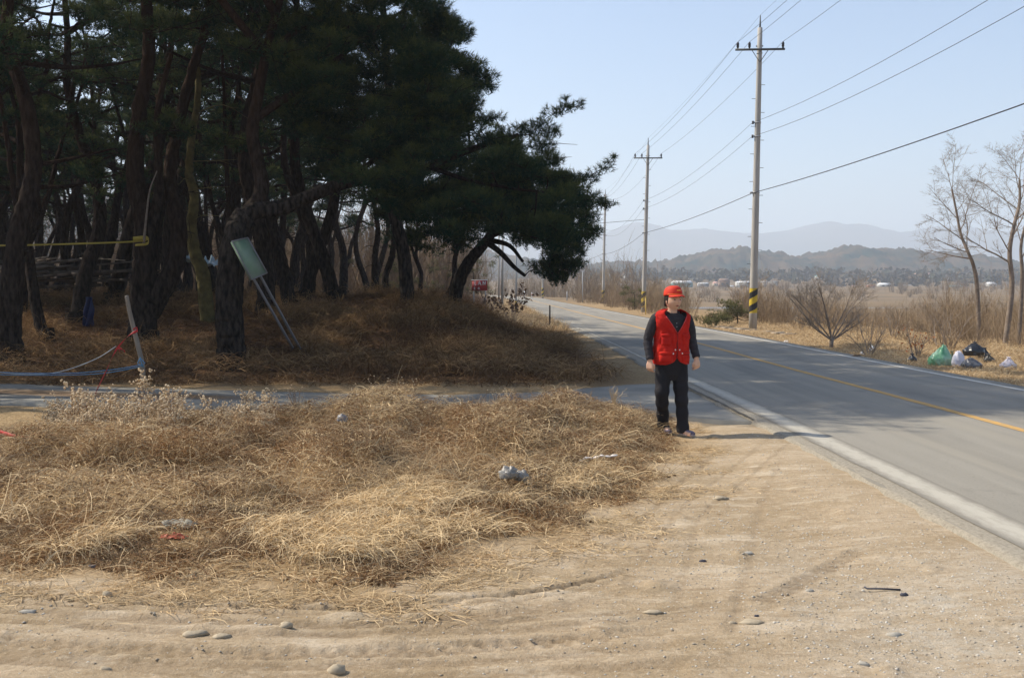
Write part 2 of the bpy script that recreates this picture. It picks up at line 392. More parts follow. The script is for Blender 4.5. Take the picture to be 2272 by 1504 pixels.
def worn(name, col, under, scale, lo, hi, st):
    m = mat(name, col, .85, None, spec=.2); t = m.node_tree; N = t.nodes; L = t.links; b = N['Principled BSDF']
    ge = N.new('ShaderNodeNewGeometry'); mp = N.new('ShaderNodeMapping'); mp.inputs['Scale'].default_value = st; L.new(ge.outputs['Position'], mp.inputs[0])
    n = N.new('ShaderNodeTexNoise'); n.inputs['Scale'].default_value = scale; n.inputs['Detail'].default_value = 6; n.inputs['Roughness'].default_value = .7; L.new(mp.outputs[0], n.inputs['Vector'])
    mr = N.new('ShaderNodeMapRange'); mr.inputs['From Min'].default_value = lo; mr.inputs['From Max'].default_value = hi; L.new(n.outputs[0], mr.inputs[0])
    x = N.new('ShaderNodeMix'); x.data_type = 'RGBA'; L.new(mr.outputs[0], x.inputs[0]); x.inputs[6].default_value = (*col, 1); x.inputs[7].default_value = (*under, 1)
    L.new(x.outputs[2], b.inputs['Base Color']); return m
M_white = worn('worn_white_paint', (.60, .575, .51), (.36, .34, .30), 9, .42, .75, (1, .6, 1))
M_orange = worn('orange_paint', (.56, .32, .09), (.31, .25, .16), 14, .42, .74, (1, .5, 1))
M_nearline = worn('worn_near_line', (.56, .52, .44), (.31, .29, .25), 13, .36, .66, (1, .35, 1))
for nm, o, w, z, m_, ed in (('edge_line', 2.28, .11, .004, M_white, .012), ('centre_line', -.02, .13, .004, M_orange, .008)):
    PX, PY, PZ = strip(o-w/2, o+w/2, -50, 325, z, across=1, edge=ed, seed=9)
    sheet(nm, PX, PY, PZ, m_, kind='structure')
def soft_mat():
    m = mat('dusty_white_line', (.60, .56, .48), .88, spec=.2); t = m.node_tree; N = t.nodes; L = t.links; b = N['Principled BSDF']
    ge = N.new('ShaderNodeNewGeometry'); at = N.new('ShaderNodeAttribute'); at.attribute_name = 'tint'; mp = N.new('ShaderNodeMapping'); mp.inputs['Scale'].default_value = (1, .3, 1); L.new(ge.outputs['Position'], mp.inputs[0])
    n = N.new('ShaderNodeTexNoise'); n.inputs['Scale'].default_value = 16; n.inputs['Detail'].default_value = 6; n.inputs['Roughness'].default_value = .75; L.new(mp.outputs[0], n.inputs['Vector'])
    a = N.new('ShaderNodeMath'); a.operation = 'ADD'; L.new(n.outputs[0], a.inputs[0]); L.new(at.outputs['Fac'], a.inputs[1])
    mr = N.new('ShaderNodeMapRange'); mr.inputs['From Min'].default_value = .72; mr.inputs['From Max'].default_value = 1.30; L.new(a.outputs[0], mr.inputs[0])
    x = N.new('ShaderNodeMix'); x.data_type = 'RGBA'; L.new(mr.outputs[0], x.inputs[0]); x.inputs[6].default_value = (.225, .205, .17, 1); x.inputs[7].default_value = (.43, .40, .335, 1); L.new(x.outputs[2], b.inputs['Base Color']); return m
PX, PY, PZ = strip(-2.60, -2.26, -50, 325, .010, across=8, edge=.02, seed=9)
t_ = PY[:, 0]; k = np.clip((26-t_)/10, .28, 1)[:, None]; c0 = PX.mean(1, keepdims=True)-.05; PX = c0+(PX-c0)*k
uu_ = np.tile(np.linspace(-1, 1, 9), (len(PX), 1)); sheet('edge_line', PX, PY, PZ, soft_mat(), tint=(1-uu_**2).ravel()*.8, kind='structure')
# gritty concrete haunch along the near side of the road
M_haunch = worn('gritty_edge', (.30, .27, .215), (.17, .145, .11), 40, .42, .72, (1, .7, 1))
PX, PY, PZ = strip(-2.76, -2.40, -50, 12.3, .005, across=3, edge=.02, seed=5)
PX[:, 0] += .13*(fbm(PY[:, 0]*4, PY[:, 0]*0, 6, 5)-.5); PX[:, 1] = PX[:, 0]+.05; PZ[:, 0] -= .018
sheet('road_shoulder', PX, PY, PZ, M_haunch, .06, kind='structure')

# concrete lane that joins from the left
pxs = np.concatenate([np.arange(-1800, 1440, 20), np.arange(1440, 1722, 12)])
topy = np.interp(pxs, [-1800, 0, 700, 1000, 1200, 1400, 1450], [838, 851, 871, 876, 869, 853, 851])
boty = np.interp(pxs, [-1800, 0, 500, 800, 1100, 1400, 1480, 1540, 1640, 1722], [885, 893, 901, 906, 906, 908, 914, 928, 934, 938])
rows = []; cols = 12
for a, ty, by in zip(pxs, topy, boty):
    B = G(a, by, -.03)
    if a <= 1440: T = G(a, ty, -.03)
    else:
        yy = np.interp(a, [1440, 1722], [17.6, B[1]+.05]); T = np.array([rx(yy)-HALF_L-.012, yy, -.03])
    u = np.linspace(0, 1, cols+1)[:, None]
    wob = .10*(vn(a*.02, 3., 5)-.5)
    rows.append(B*(1-u)+T*u+np.array([0, wob, 0]))
R = np.array(rows); R[..., 2] = -.03
n_, c_ = R.shape[:2]; i = np.arange(n_-1)[:, None]*c_+np.arange(c_-1)[None]
u = np.tile(np.linspace(0, 1, c_), (n_, 1))
dirtband = sst(.30, .42, u+.14*(fbm(R[..., 0]*.8, R[..., 0]*0, 4)-.5))*(1-sst(.60, .72, u+.14*(fbm(R[..., 0]*.8+7, R[..., 0]*0, 4)-.5)))*(1-sst(-4.6, -3.2, R[..., 0]))
F4 = [np.stack([i, i+1, i+c_+1, i+c_], -1).reshape(-1, 4)]
Vv = R.reshape(-1, 3); N0 = len(Vv)
lo = np.concatenate([R[:, 0], R[:, -1]])-np.array([0, 0, .12]); j = np.arange(n_-1)
Vv = np.vstack([Vv, lo]); F4 += [np.stack([j*c_, (j+1)*c_, N0+j+1, N0+j], -1), np.stack([(j+1)*c_+c_-1, j*c_+c_-1, N0+n_+j, N0+n_+j+1], -1)]
M_lane = mat('lane_concrete', (.20, .19, .165), .9, (.27, .255, .22), 1.3, .003, 60, tint2=(.16, .105, .06), spec=.2)
obj('side_lane', Vv, F4, M_lane, tint=np.concatenate([dirtband.ravel(), np.zeros(2*n_)]), kind='structure')
# tar seam where the lane meets the road
t = np.linspace(12.4, 17.6, 90); off = -HALF_L-.02+.03*(fbm(t*2.5, t*0, 8)-.5)
w = .006+.022*fbm(t*4, t*0, 9); sx = rx(t)+off
sheet('tar_seam', np.stack([sx-w, sx+w], 1), np.stack([t, t], 1), np.full((90, 2), .006), mat('tar', (.10, .085, .065), .8), kind='structure')

# river
M_water = mat('water', (.10, .14, .19), .12, spec=.6)
V = np.array([[10, 190, -2.95], [900, 190, -2.95], [900, 275, -2.95], [10, 275, -2.95]])
obj('river', V, [np.array([[0, 1, 2, 3]])], M_water, kind='structure')

# ------------------------------------------------------------------ hills
def ridge(name, pts, dist, base, depth, rough, m, seed, step=6., s2=12.):
    pp = np.array(pts, float)
    xa = (pp[:, 0]-W/2)/F*dist; za = CAM_H+(HORIZON-pp[:, 1])/F*dist
    gx = np.arange(xa[0], xa[-1], step); gv = np.linspace(-1, 1, 34)
    crest = np.interp(gx, xa, za)
    XX, VV = np.meshgrid(gx, gv); C = np.tile(crest, (len(gv), 1))
    prof = np.cos(np.clip(VV, -1, 1)*math.pi/2)**1.1
    prof *= 1+.0*VV
    fold = (fbm(XX/s2/6, VV*2.2, seed, 4)-.5)*.28*prof*(1-prof)*4*.6
    ZZ = base+(C-base)*np.clip(prof+fold*(VV < 0), 0, 1)
    ZZ += rough*((fbm(XX/s2, VV*depth/s2, seed+3, 3)-.5)*2+(vn(XX/s2*4, VV*depth/s2*4, seed+5)-.5))*sst(0, .15, prof)
    YY = dist+VV*depth+0*ZZ
    n, c = XX.shape; i = np.arange(n-1)[:, None]*c+np.arange(c-1)[None]
    obj(name, np.stack([XX, YY, ZZ], -1).reshape(-1, 3), [np.stack([i, i+1, i+c+1, i+c], -1).reshape(-1, 4)], m, smooth=False, kind='structure')
M_hill = mat('wooded_hill', (.010, .030, .030), .95, (.11, .075, .05), .035, spec=.1, detail=7)
M_mount = mat('far_forest', (.055, .062, .045), .95, (.10, .085, .06), .006, spec=.1, detail=6)
ridge('wooded_hill', [(-1500, 470), (-600, 440), (0, 430), (500, 450), (900, 520), (1200, 583), (1300, 590), (1360, 583), (1450, 582), (1520, 571), (1580, 557), (1640, 549), (1665, 560), (1700, 564), (1770, 571), (1830, 559), (1880, 547), (1920, 552), (1960, 554), (2000, 553), (2040, 564), (2100, 561), (2150, 566), (2272, 592), (2500, 600), (3600, 560)],
      1050, 4, 150, 4.2, M_hill, 5, 2.5, 7.)
ridge('mountain', [(-2500, 470), (-300, 430), (600, 500), (1000, 525), (1250, 548), (1300, 532), (1350, 515), (1400, 496), (1420, 494), (1450, 500), (1480, 510), (1520, 511), (1560, 509), (1600, 514), (1650, 519), (1690, 519), (1740, 514), (1770, 505), (1800, 499), (1840, 493), (1870, 500), (1900, 498), (1940, 508), (1990, 518), (2030, 512), (2070, 504), (2120, 502), (2180, 512), (2272, 520), (3000, 540), (4500, 500)],
      4200, 0, 600, 4.0, M_mount, 15, 20., 80.)

# ------------------------------------------------------------------ air
hb = MB(); hb.box((0, 2500, 165), (9600, 6200, 360))
hm = bpy.data.materials.new('haze'); hm.use_nodes = True; t = hm.node_tree; t.nodes.clear()
vo = t.nodes.new('ShaderNodeVolumePrincipled'); vo.inputs['Color'].default_value = (.80, .89, 1, 1); vo.inputs['Density'].default_value = .00042; vo.inputs['Anisotropy'].default_value = .2
oo = t.nodes.new('ShaderNodeOutputMaterial'); t.links.new(vo.outputs[0], oo.inputs['Volume'])
HAZE = hb.build('haze', hm, kind='stuff', label='thin bluish winter haze over the river plain and hills', cat='haze')
# ------------------------------------------------------------------ pine trees
M_bark = mat('pine_bark', (.006, .005, .005), .95, (.050, .040, .033), 16, .05, 18, spec=.06, detail=6, tint2=(.034, .016, .009), stretch=(1, 1, .3))
M_bark_moss = mat('mossy_bark', (.085, .070, .032), .95, (.15, .125, .05), 6, .03, 16, spec=.1)
M_need = mat('pine_needles', (.013, .040, .022), .7, spec=.1, tint2=(.12, .13, .035), trans=.35)  # yellow tint stands for sunlit needle tips, put into the colour
M_dead = mat('dead_wood', (.16, .13, .11), .9, (.24, .20, .17), 12, spec=.1)

def tuft_mesh(C, Dr, size, nn, rng, wid=.006):
    """needle tufts: C (n,3) tips, Dr (n,3) shoot direction -> thin triangles"""
    n = len(C); c = np.repeat(C, nn, 0); d = np.repeat(Dr, nn, 0)
    r = rng.normal(size=(n*nn, 3)); r /= np.linalg.norm(r, axis=1)[:, None]
    v = d*.75+r*.85; v /= np.linalg.norm(v, axis=1)[:, None]
    L = size*(.7+.6*rng.random(n*nn))[:, None]
    back = c-d*size*(.9*rng.random(n*nn))[:, None]
    s = np.cross(v, rng.normal(size=(n*nn, 3))); s /= np.linalg.norm(s, axis=1)[:, None]+1e-9
    wv = wid*(.8+.5*rng.random(n*nn))[:, None]
    V = np.stack([back-s*wv, back+s*wv, back+v*L], 1).reshape(-1, 3)
    return V
def pads(P, Rd, n, rng, flat=.34):
    """P pad centres, Rd radii -> tuft centres, directions, tint"""
    C = []; Dd = []; T = []
    for p, r in zip(P, Rd):
        k = max(8, int(n*(r/.6)**2)); q = rng.normal(size=(k, 3)); q /= np.linalg.norm(q, axis=1)[:, None]
        rad = rng.random(k)**.40; q *= rad[:, None]; q[:, 2] = q[:, 2]*flat+.06*(1-rad)
        q[:, :2] *= (.65+.5*rng.random())
        lump = np.array([vn(a*3+p[0], b*3+p[1], 7) for a, b in q[:, :2]]) if False else 0
        d = q.copy(); d[:, 2] = np.abs(d[:, 2])*1.2+.55; d[:, :2] *= 1.1; d += rng.normal(size=(k, 3))*.25
        d /= np.linalg.norm(d, axis=1)[:, None]
        C.append(p+q*r); Dd.append(d); T.append(np.clip(.1+.25*rng.random()+.5*q[:, 2]/flat+.1*rng.normal(size=k), 0, 1))  # tint rises towards each pad's top: light from above painted in
    return np.vstack(C), np.vstack(Dd), np.concatenate(T)
class Tree:
    def __init__(s, seed): s.rng = np.random.default_rng(seed); s.m = MB(); s.nodes = []; s.nr = []
    def limb(s, pts, r0, r1, n=8, sm=6, keep=True, t0=0., t1=0., wob=0.):
        if r0 > .13: sm = sm*2
        p = cr(pts, sm); k = len(p)
        if wob: p[1:-1] += s.rng.normal(size=(k-2, 3))*wob*(.5 if r0 > .13 else 1)
        u = np.linspace(0, 1, k); r = r0+(r1-r0)*u**.8
        if r0 > .13: n = n*2
        tt = np.repeat(t0+(t1-t0)*u, n); s.m.tube(p, r, n, cap=False, t=tt, rough=.085 if r0 > .13 else 0)
        if keep: s.nodes += list(p[1:]); s.nr += list(r[1:])
        return p
    def attach(s, P, Rd):
        """branches from the nearest wood to each needle pad"""
        P = np.asarray(P); base = np.array(s.nodes)
        dist = np.min(np.linalg.norm(P[:, None]-base[None], axis=2), axis=1)
        for i in np.argsort(dist):
            nd = np.array(s.nodes); dv = P[i]-nd; d = np.linalg.norm(dv, axis=1)+.6*np.maximum(-dv[:, 2], 0)
            j = int(np.argmin(d)); a = nd[j]; b = P[i]-np.array([0, 0, Rd[i]*.12]); l = np.linalg.norm(b-a)
            if l < .12: continue
            mid = (a+b)/2+s.rng.normal(size=3)*l*.10+np.array([0, 0, -.06*l])
            r = min(s.nr[j]*.8, .012+.016*l)
            p = cr([a, mid, b], 4); rr = np.linspace(r, .008, len(p)); s.m.tube(p, rr, 5, cap=False, t=.35)
            s.nodes += list(p[2:]); s.nr += list(rr[2:])
            for q in range(3):                     # side twigs inside the pad
                e = b+np.array([*(s.rng.normal(size=2)*Rd[i]*.5), s.rng.random()*Rd[i]*.2]); s.m.tube([p[-2], (p[-2]+e)/2+[0, 0, .02], e], [.009, .007, .004], 3, cap=False, t=.3)
    def dead(s, n, lo, hi, L=1.0):
        nd = np.array(s.nodes); ok = np.where((nd[:, 2] > lo) & (nd[:, 2] < hi))[0]
        if not len(ok): return
        for _ in range(n):
            a = nd[s.rng.choice(ok)]; th = s.rng.random()*6.28; l = L*(.4+.8*s.rng.random())
            d = np.array([math.cos(th), math.sin(th), .25*s.rng.normal()]); b = a+d*l*.5+[0, 0, .06]; c = a+d*l+s.rng.normal(size=3)*.15*l
            s.m.tube(cr([a, b, c], 3), np.linspace(.018, .004, 7), 4, cap=False, t=.1)
            for q in range(2):
                e = b+s.rng.normal(size=3)*.35*l; s.m.tube([b, (b+e)/2+s.rng.normal(size=3)*.04, e], [.009, .006, .003], 3, cap=False, t=.1)
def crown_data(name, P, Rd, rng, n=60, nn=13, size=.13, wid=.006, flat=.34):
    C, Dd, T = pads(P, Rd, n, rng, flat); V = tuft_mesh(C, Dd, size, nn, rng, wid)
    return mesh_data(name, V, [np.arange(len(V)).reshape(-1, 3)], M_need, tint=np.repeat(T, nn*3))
def generic(seed, H=11., lean=.8, r0=.2, lo=.5, npad=36, spread=2.5, dead=16, fork=False, n=46):
    t = Tree(seed); g = t.rng; k = 9; th = g.random()*6.28
    pts = [np.array([0, 0, -.3])]; off = np.zeros(2)
    for i in range(1, k+1):
        off = off+g.normal(size=2)*.17*(1.35 if i < 6 else 1)+np.array([math.cos(th), math.sin(th)])*lean/k
        pts.append(np.array([*off, H*i/k*(.93+.02*i/k)]))
    z = np.array([p[2] for p in pts]); p = t.limb(pts, r0, .035, 10, 6, t0=0, t1=1.2, wob=.012)
    t.m.tube(cr([[0, 0, -.35], [0.0, 0, -.05], [.0, 0, .35]], 4), np.linspace(r0*1.7, r0*.98, 9), 10, cap=False)
    ends = []
    if fork:
        a = p[int(len(p)*.22)]; d = np.array([math.cos(th+2), math.sin(th+2)])
        q = t.limb([a, a+[d[0]*.5, d[1]*.5, 1.2], a+[d[0]*.9, d[1]*.9, 3], a+[d[0]*1.6, d[1]*1.6, H*.55]], r0*.7, .04, 8, 6, t0=.2, t1=1, wob=.012); ends.append(q[-1])
    nl = 9
    for i in range(nl):
        a = p[int(len(p)*(lo+(.97-lo)*i/nl))]; an = i*2.4+g.random()*.8; l = spread*(1.15-.55*i/nl)*(.7+.5*g.random())
        d = np.array([math.cos(an), math.sin(an), 0])
        e = t.limb([a, a+d*l*.4+[0, 0, .25*g.normal()+.15], a+d*l*.75+[0, 0, .35], a+d*l+[0, 0, .45+.3*g.random()]], .075-.004*i, .02, 6, 4, t0=.5, t1=.7)
        ends.append(e[-1]); ends.append(e[len(e)*2//3])
    ends.append(p[-1]); ends = np.array(ends)
    P = ends[g.integers(0, len(ends), npad)]+g.normal(size=(npad, 3))*[.55, .55, .28]
    P = P[P[:, 2] > H*(lo-.06)]; Rd = .42+.35*g.random(len(P))
    t.attach(P, Rd); t.dead(dead, H*.15, H*(lo+.1), 1.1)
    return t.m.data('trunk', M_bark, True, True), crown_data('crown', P, Rd, g, n, 11, .135, .0085)
def put_tree(td, cd, loc, rz, s, label, group=None, name='pine_tree', tilt=(0, 0)):
    r = empty(name, loc, rz, label=label, cat='tree', group=group); r.scale = (s, s, s); r.rotation_euler = (tilt[0], tilt[1], rz)
    a = bpy.data.objects.new('trunk', td); link(a); a.parent = r
    if cd is not None: b = bpy.data.objects.new('crown', cd); link(b); b.parent = r
    return r
def canopy_field(poly, n, d0, d1, rng, rmin=.45, rmax=.8):
    """pad centres spread through the volume a crown fills"""
    poly = np.array(poly, float); o = []
    lo, hi = poly.min(0), poly.max(0)
    while len(o) < n:
        q = lo+(hi-lo)*rng.random((400, 2)); q = q[polyd(q[:, 0], q[:, 1], poly) < -8]
        for a in q: o.append(D(a[0], a[1], d0+(d1-d0)*rng.random()))
    return np.array(o[:n]), rmin+(rmax-rmin)*rng.random(n)

# --- the big roadside pine with the long limb reaching to the right
t = Tree(5); g = t.rng
b0 = D(512, 812, 20.3); b0[2] = terz(b0[0], b0[1])-.1
p = t.limb([b0, D(513, 760, 20.3), D(508, 690, 20.3), D(512, 600, 20.3), D(525, 520, 20.4), D(548, 482, 20.5)], .275, .235, 14, 6, wob=.012)
t.m.tube([b0-[0, 0, .2], b0+[0, 0, .05], b0+[0, 0, .5]], [.40, .33, .27], 14, cap=False)
limbA = t.limb([D(530, 505, 20.5), D(560, 470, 20.6), D(620, 462, 20.8), D(690, 435, 21), D(760, 408, 21.3), D(850, 395, 21.6), D(950, 370, 22), D(1050, 330, 22.3), D(1150, 300, 22.5)], .20, .05, 10, 6, t0=0, t1=.3)
limbB = t.limb([D(540, 490, 20.6), D(580, 420, 20.8), D(560, 300, 20.9), D(575, 200, 21), D(600, 80, 21.3), D(640, -60, 21.8), D(700, -220, 22)], .17, .05, 9, 6, t0=.1, t1=1.2)
t.limb([limbB[28], D(690, 180, 21.5), D(800, 90, 22), D(900, 20, 22.4)], .09, .03, 7, 5, t0=.5, t1=.8)
t.limb([limbB[44], D(720, 20, 21.5), D(830, -60, 22), D(930, -120, 22.4)], .08, .03, 7, 5, t0=.5, t1=.8)
t.limb([limbA[48], D(860, 330, 22), D(960, 230, 22.5), D(1040, 170, 23)], .07, .02, 6, 5, t0=.3, t1=.6)
t.limb([limbA[72], D(1040, 400, 22), D(1150, 420, 21.7), D(1250, 430, 21.5)], .06, .02, 6, 5, t0=.2, t1=.5)
P1, R1 = canopy_field([(640, -60), (880, -70), (960, -20), (1000, 70), (960, 110), (1040, 150), (1060, 190), (1000, 240), (1060, 262), (1040, 300), (1180, 330), (1210, 380), (1290, 410), (1240, 470), (1270, 520), (1170, 555), (1090, 500), (1040, 520), (930, 500), (850, 480), (800, 440), (760, 380), (700, 300), (640, 260), (600, 120)], 300, 20, 25, g, .36, .62)
P2, R2 = canopy_field([(300, -360), (500, -520), (760, -480), (930, -300), (960, -60), (880, -20), (640, -10), (400, -60), (250, -160)], 90, 20.5, 27, g, .45, .75)
edge = [(960, 8, 22, .30), (1000, 62, 22.3, .34), (1030, 72, 22.3, .22), (1020, 140, 22.6, .3), (1055, 138, 22.6, .2), (1068, 182, 22.8, .28), (1088, 190, 22.9, .18), (1050, 228, 22.8, .22), (1072, 262, 22.5, .26), (1098, 258, 22.4, .17), (1140, 292, 22.5, .3), (1180, 290, 22.5, .25),
        (1205, 270, 22.4, .24), (1232, 248, 22.3, .22), (1255, 232, 22.2, .16), (1275, 236, 22.2, .14), (1288, 225, 22.2, .09), (1254, 216, 22.2, .08), (1225, 290, 22.3, .25), (1200, 318, 22.3, .3), (1215, 350, 22.2, .25),
        (1250, 398, 21.8, .28), (1290, 402, 21.6, .22), (1315, 385, 21.5, .18), (1340, 372, 21.5, .15), (1352, 358, 21.5, .10), (1362, 347, 21.5, .06), (1300, 440, 21.6, .3), (1335, 448, 21.5, .2), (1352, 452, 21.5, .12), (1300, 480, 21.6, .28), (1322, 508, 21.6, .16), (1290, 520, 21.7, .22),
        (1165, 275, 22.6, .10), (1155, 300, 22.5, .12), (1120, 300, 22.6, .18)]
P1b, R1b = canopy_field([(950, -10), (1045, 75), (1000, 100), (1075, 150), (1095, 190), (1040, 225), (1105, 258), (1060, 290), (1200, 310), (1240, 350), (1295, 400), (1200, 410), (1000, 320), (930, 120)], 75, 21.3, 23.3, g, .30, .46)
P1 = np.vstack([P1, P1b]); R1 = np.concatenate([R1, R1b])
PE = np.array([D(a, b, c) for a, b, c, r in edge]); RE = np.array([e[3]*1.5 for e in edge])
n4 = 230; zz = 7.4+5.2*g.random(n4); P4 = np.stack([-9.0+7.4*g.random(n4), 16.6+3.6*g.random(n4), zz], 1); P4 = P4[P4[:, 0] < -1.2-(P4[:, 2]-7)*.35]; R4 = .45+.35*g.random(len(P4))
t.limb([limbB[52], [-5.2, 19, 8.4], [-4.0, 18, 8.8], [-2.9, 17.4, 9]], .09, .03, 7, 5, t0=.6, t1=.9); t.limb([limbB[44], [-6.5, 19.2, 8.2], [-7.8, 18.2, 8.8]], .09, .03, 7, 5, t0=.6, t1=.9)
P = np.vstack([P1, P2, PE, P4]); Rd = np.concatenate([R1, R2, RE, R4])
t.attach(P, Rd)
root = empty('pine_tree', b0, label='large dark pine beside the lane whose long low limb reaches right over the road', cat='tree')
def rebase(me, o):
    n = len(me.vertices); a = np.empty(n*3, np.float32); me.vertices.foreach_get('co', a); a = a.reshape(-1, 3)-np.asarray(o, np.float32); me.vertices.foreach_set('co', a.ravel()); return me
def own_tree(t, cd, root, bark=M_bark):
    td = t.m.data('trunk', bark, True, True)
    for nm, d in (('trunk', td), ('crown', cd)):
        if d is None: continue
        o = bpy.data.objects.new(nm, rebase(d, root.location)); link(o); o.parent = root
def crown2(P, Rd, g, **k):
    return crown_data('crown', P, Rd, g, **k)
own_tree(t, crown2(P, Rd, g, n=125, nn=14, size=.115, wid=.0052, flat=.42), root)

# --- the leaning pine farther right whose crown hangs down to the roadside
t = Tree(8); g = t.rng
b0 = D(1003, 668, 33); b0[2] = terz(b0[0], b0[1])-.15
p = t.limb([b0, D(1018, 625, 33), D(1045, 575, 32.8), D(1078, 536, 32.5), D(1110, 480, 32), D(1130, 400, 31.5), D(1120, 320, 31)], .24, .08, 10, 6, wob=.012)
t.limb([D(1078, 536, 32.5), D(1110, 560, 32), D(1140, 592, 31.7), D(1165, 612, 31.5)], .11, .05, 7, 5)
t.limb([D(1082, 532, 32.5), D(1130, 545, 32), D(1160, 580, 31.5)], .10, .045, 7, 5)
t.limb([D(1085, 525, 32.3), D(1150, 500, 31.5), D(1200, 510, 31), D(1225, 560, 30.5), D(1235, 600, 30.5)], .10, .03, 7, 5)
t.limb([D(1105, 480, 32), D(1180, 450, 31.3), D(1260, 430, 31), D(1310, 440, 31)], .08, .03, 7, 5)
P1, R1 = canopy_field([(1000, 300), (1150, 330), (1270, 400), (1320, 450), (1325, 510), (1290, 540), (1160, 535), (1060, 480), (990, 420)], 120, 29.5, 33.5, g, .45, .75)
P2, R2 = canopy_field([(1195, 520), (1290, 500), (1300, 560), (1285, 605), (1240, 632), (1185, 608), (1180, 585), (1215, 570)], 46, 29.8, 31.2, g, .32, .5)
P3, R3 = canopy_field([(800, 390), (1080, 420), (1095, 520), (1040, 550), (950, 560), (860, 540)], 60, 30.5, 33.5, g, .4, .6)
P = np.vstack([P1, P2, P3]); Rd = np.concatenate([R1, R2, R3]); t.attach(P, Rd); t.dead(8, 2.0, 3.6, 1.2)
root = empty('pine_tree', b0, label='leaning pine on the bank with two stubby bare limbs and foliage drooping to road level', cat='tree')
own_tree(t, crown2(P, Rd, g, n=62, nn=12, size=.15, wid=.008, flat=.45), root)

# --- tall pine filling the gap behind them
t = Tree(18); g = t.rng; d = 30.
b0 = D(905, 660, d); b0[2] = terz(b0[0], b0[1])-.15
t.limb([b0, D(895, 560, d), D(870, 450, d), D(885, 330, d), D(860, 180, d), D(850, 20, d), D(820, -150, d)], .22, .06, 10, 6, wob=.012)
P1, R1 = canopy_field([(620, -330), (900, -330), (965, -100), (985, 60), (1010, 220), (1020, 380), (930, 450), (760, 440), (640, 300), (600, 60)], 190, 26.5, 34, g, .55, .85)
n5 = 260; P5 = np.stack([-9.5+8*g.random(n5), 20+12*g.random(n5), 9.3+4.2*g.random(n5)], 1); P5 = P5[(P5[:, 0] < -1.7-(P5[:, 2]-9)*.3) & (P5[:, 2] > 1.9+.274*P5[:, 1])]
P1 = np.vstack([P1, P5]); R1 = np.concatenate([R1, .55+.35*g.random(len(P5))])
t.attach(P1, R1); root = empty('pine_tree', b0, label='tall slim pine between the broad one on the bank and the leaning pine', cat='tree')
own_tree(t, crown2(P1, R1, g, n=48, nn=12, size=.15, wid=.009), root)

# --- the big forked pine near the stake
t = Tree(9); g = t.rng
b0 = D(315, 742, 23.5); b0[2] = terz(b0[0], b0[1])-.15
d = 23.5
t.limb([b0, D(318, 650, d), D(322, 560, d), D(318, 480, d), D(300, 380, d), D(310, 250, d), D(330, 120, d), D(320, -60, d), D(300, -250, d)], .32, .09, 12, 6, t0=0, t1=1, wob=.015)
t.limb([D(330, 690, d), D(362, 640, d), D(392, 570, d), D(395, 500, d), D(378, 400, d+.2), D(392, 300, d+.4), D(420, 180, d+.8), D(460, 40, d+1), D(470, -120, d+1)], .26, .07, 11, 6, t0=0, t1=1, wob=.015)
t.limb([D(325, 560, d), D(350, 450, d-.1), D(352, 380, d-.2), D(350, 250, d-.3), D(380, 120, d-.4)], .15, .05, 8, 6, t0=0, t1=.8)
t.m.tube([b0-[0, 0, .3], b0+[0, 0, .1], b0+[.05, 0, .6]], [.5, .42, .33], 12, cap=False)
P1, R1 = canopy_field([(180, -330), (560, -350), (640, -100), (640, 130), (560, 170), (420, 120), (300, 90), (200, 60), (150, -100)], 110, 20.5, 26.5, g, .45, .75)
P2, R2 = canopy_field([(290, 240), (400, 250), (480, 270), (600, 290), (590, 330), (420, 320), (300, 300)], 16, 22.4, 24.5, g, .3, .5)
P = np.vstack([P1, P2]); Rd = np.concatenate([R1, R2]); t.attach(P, Rd); t.dead(14, 2.5, 7, 1.3)
root = empty('pine_tree', b0, label='thick forked pine at the woods edge with the yellow tape tied around it', cat='tree')
own_tree(t, crown2(P, Rd, g, n=60, nn=12, size=.13, wid=.007), root)

# --- curved pine with a mossy, sunlit trunk
t = Tree(10); g = t.rng; d = 26.5
b0 = D(462, 668, d); b0[2] = terz(b0[0], b0[1])-.2
t.limb([b0, D(450, 610, d), D(432, 560, d), D(424, 500, d), D(432, 440, d), D(420, 380, d), D(425, 310, d), D(440, 200, d), D(430, 60, d), D(440, -100, d)], .19, .05, 10, 6, wob=.012)
P1, R1 = canopy_field([(340, -250), (560, -260), (560, 60), (480, 120), (360, 80)], 34, 25, 28.5, g, .45, .7)
t.attach(P1, R1); t.dead(8, 2.5, 7, 1.2)
root = empty('pine_tree', b0, label='slender curved pine with mossy yellow-green bark left of the tilted board', cat='tree')
own_tree(t, crown2(P1, R1, g, n=50, nn=11, size=.13, wid=.008), root, M_bark_moss)

# --- the rest of the wood
VAR = [generic(101, 11.5, 1.6, .20, .50), generic(102, 10.5, -1.4, .17, .45, fork=True), generic(103, 12, .9, .23, .52), generic(104, 9.5, 2.0, .15, .42, fork=True), generic(105, 11, -.8, .19, .48), generic(106, 12.5, 1.2, .26, .46, npad=46, spread=3)]
rg = random.Random(4)
named = [(590, 27.5, 5, 1.0, 'thick pine trunk standing just behind the tilted green board'), (750, 32, 2, 1.05, 'broad rough-barked pine rising from the crest of the grassy bank'),
         (682, 35, 0, .95, 'narrow pine left of the broad one on the bank'), (840, 37, 4, .75, 'left one of a close pair of dark pines on the bank'), (868, 38, 0, .72, 'right one of a close pair of dark pines on the bank'),
         (932, 40, 3, .62, 'small crooked pine between the close pair and the leaning pine'), (985, 37, 4, .62, 'upright pine directly left of the leaning pine'),
         (165, 27, 2, 1.0, 'dark pine in front of the lumber heap, blue sheet beside its foot'), (20, 21.5, 5, 1.0, 'large pine with bare grey dead limbs at the left end of the wood')]
placed = []
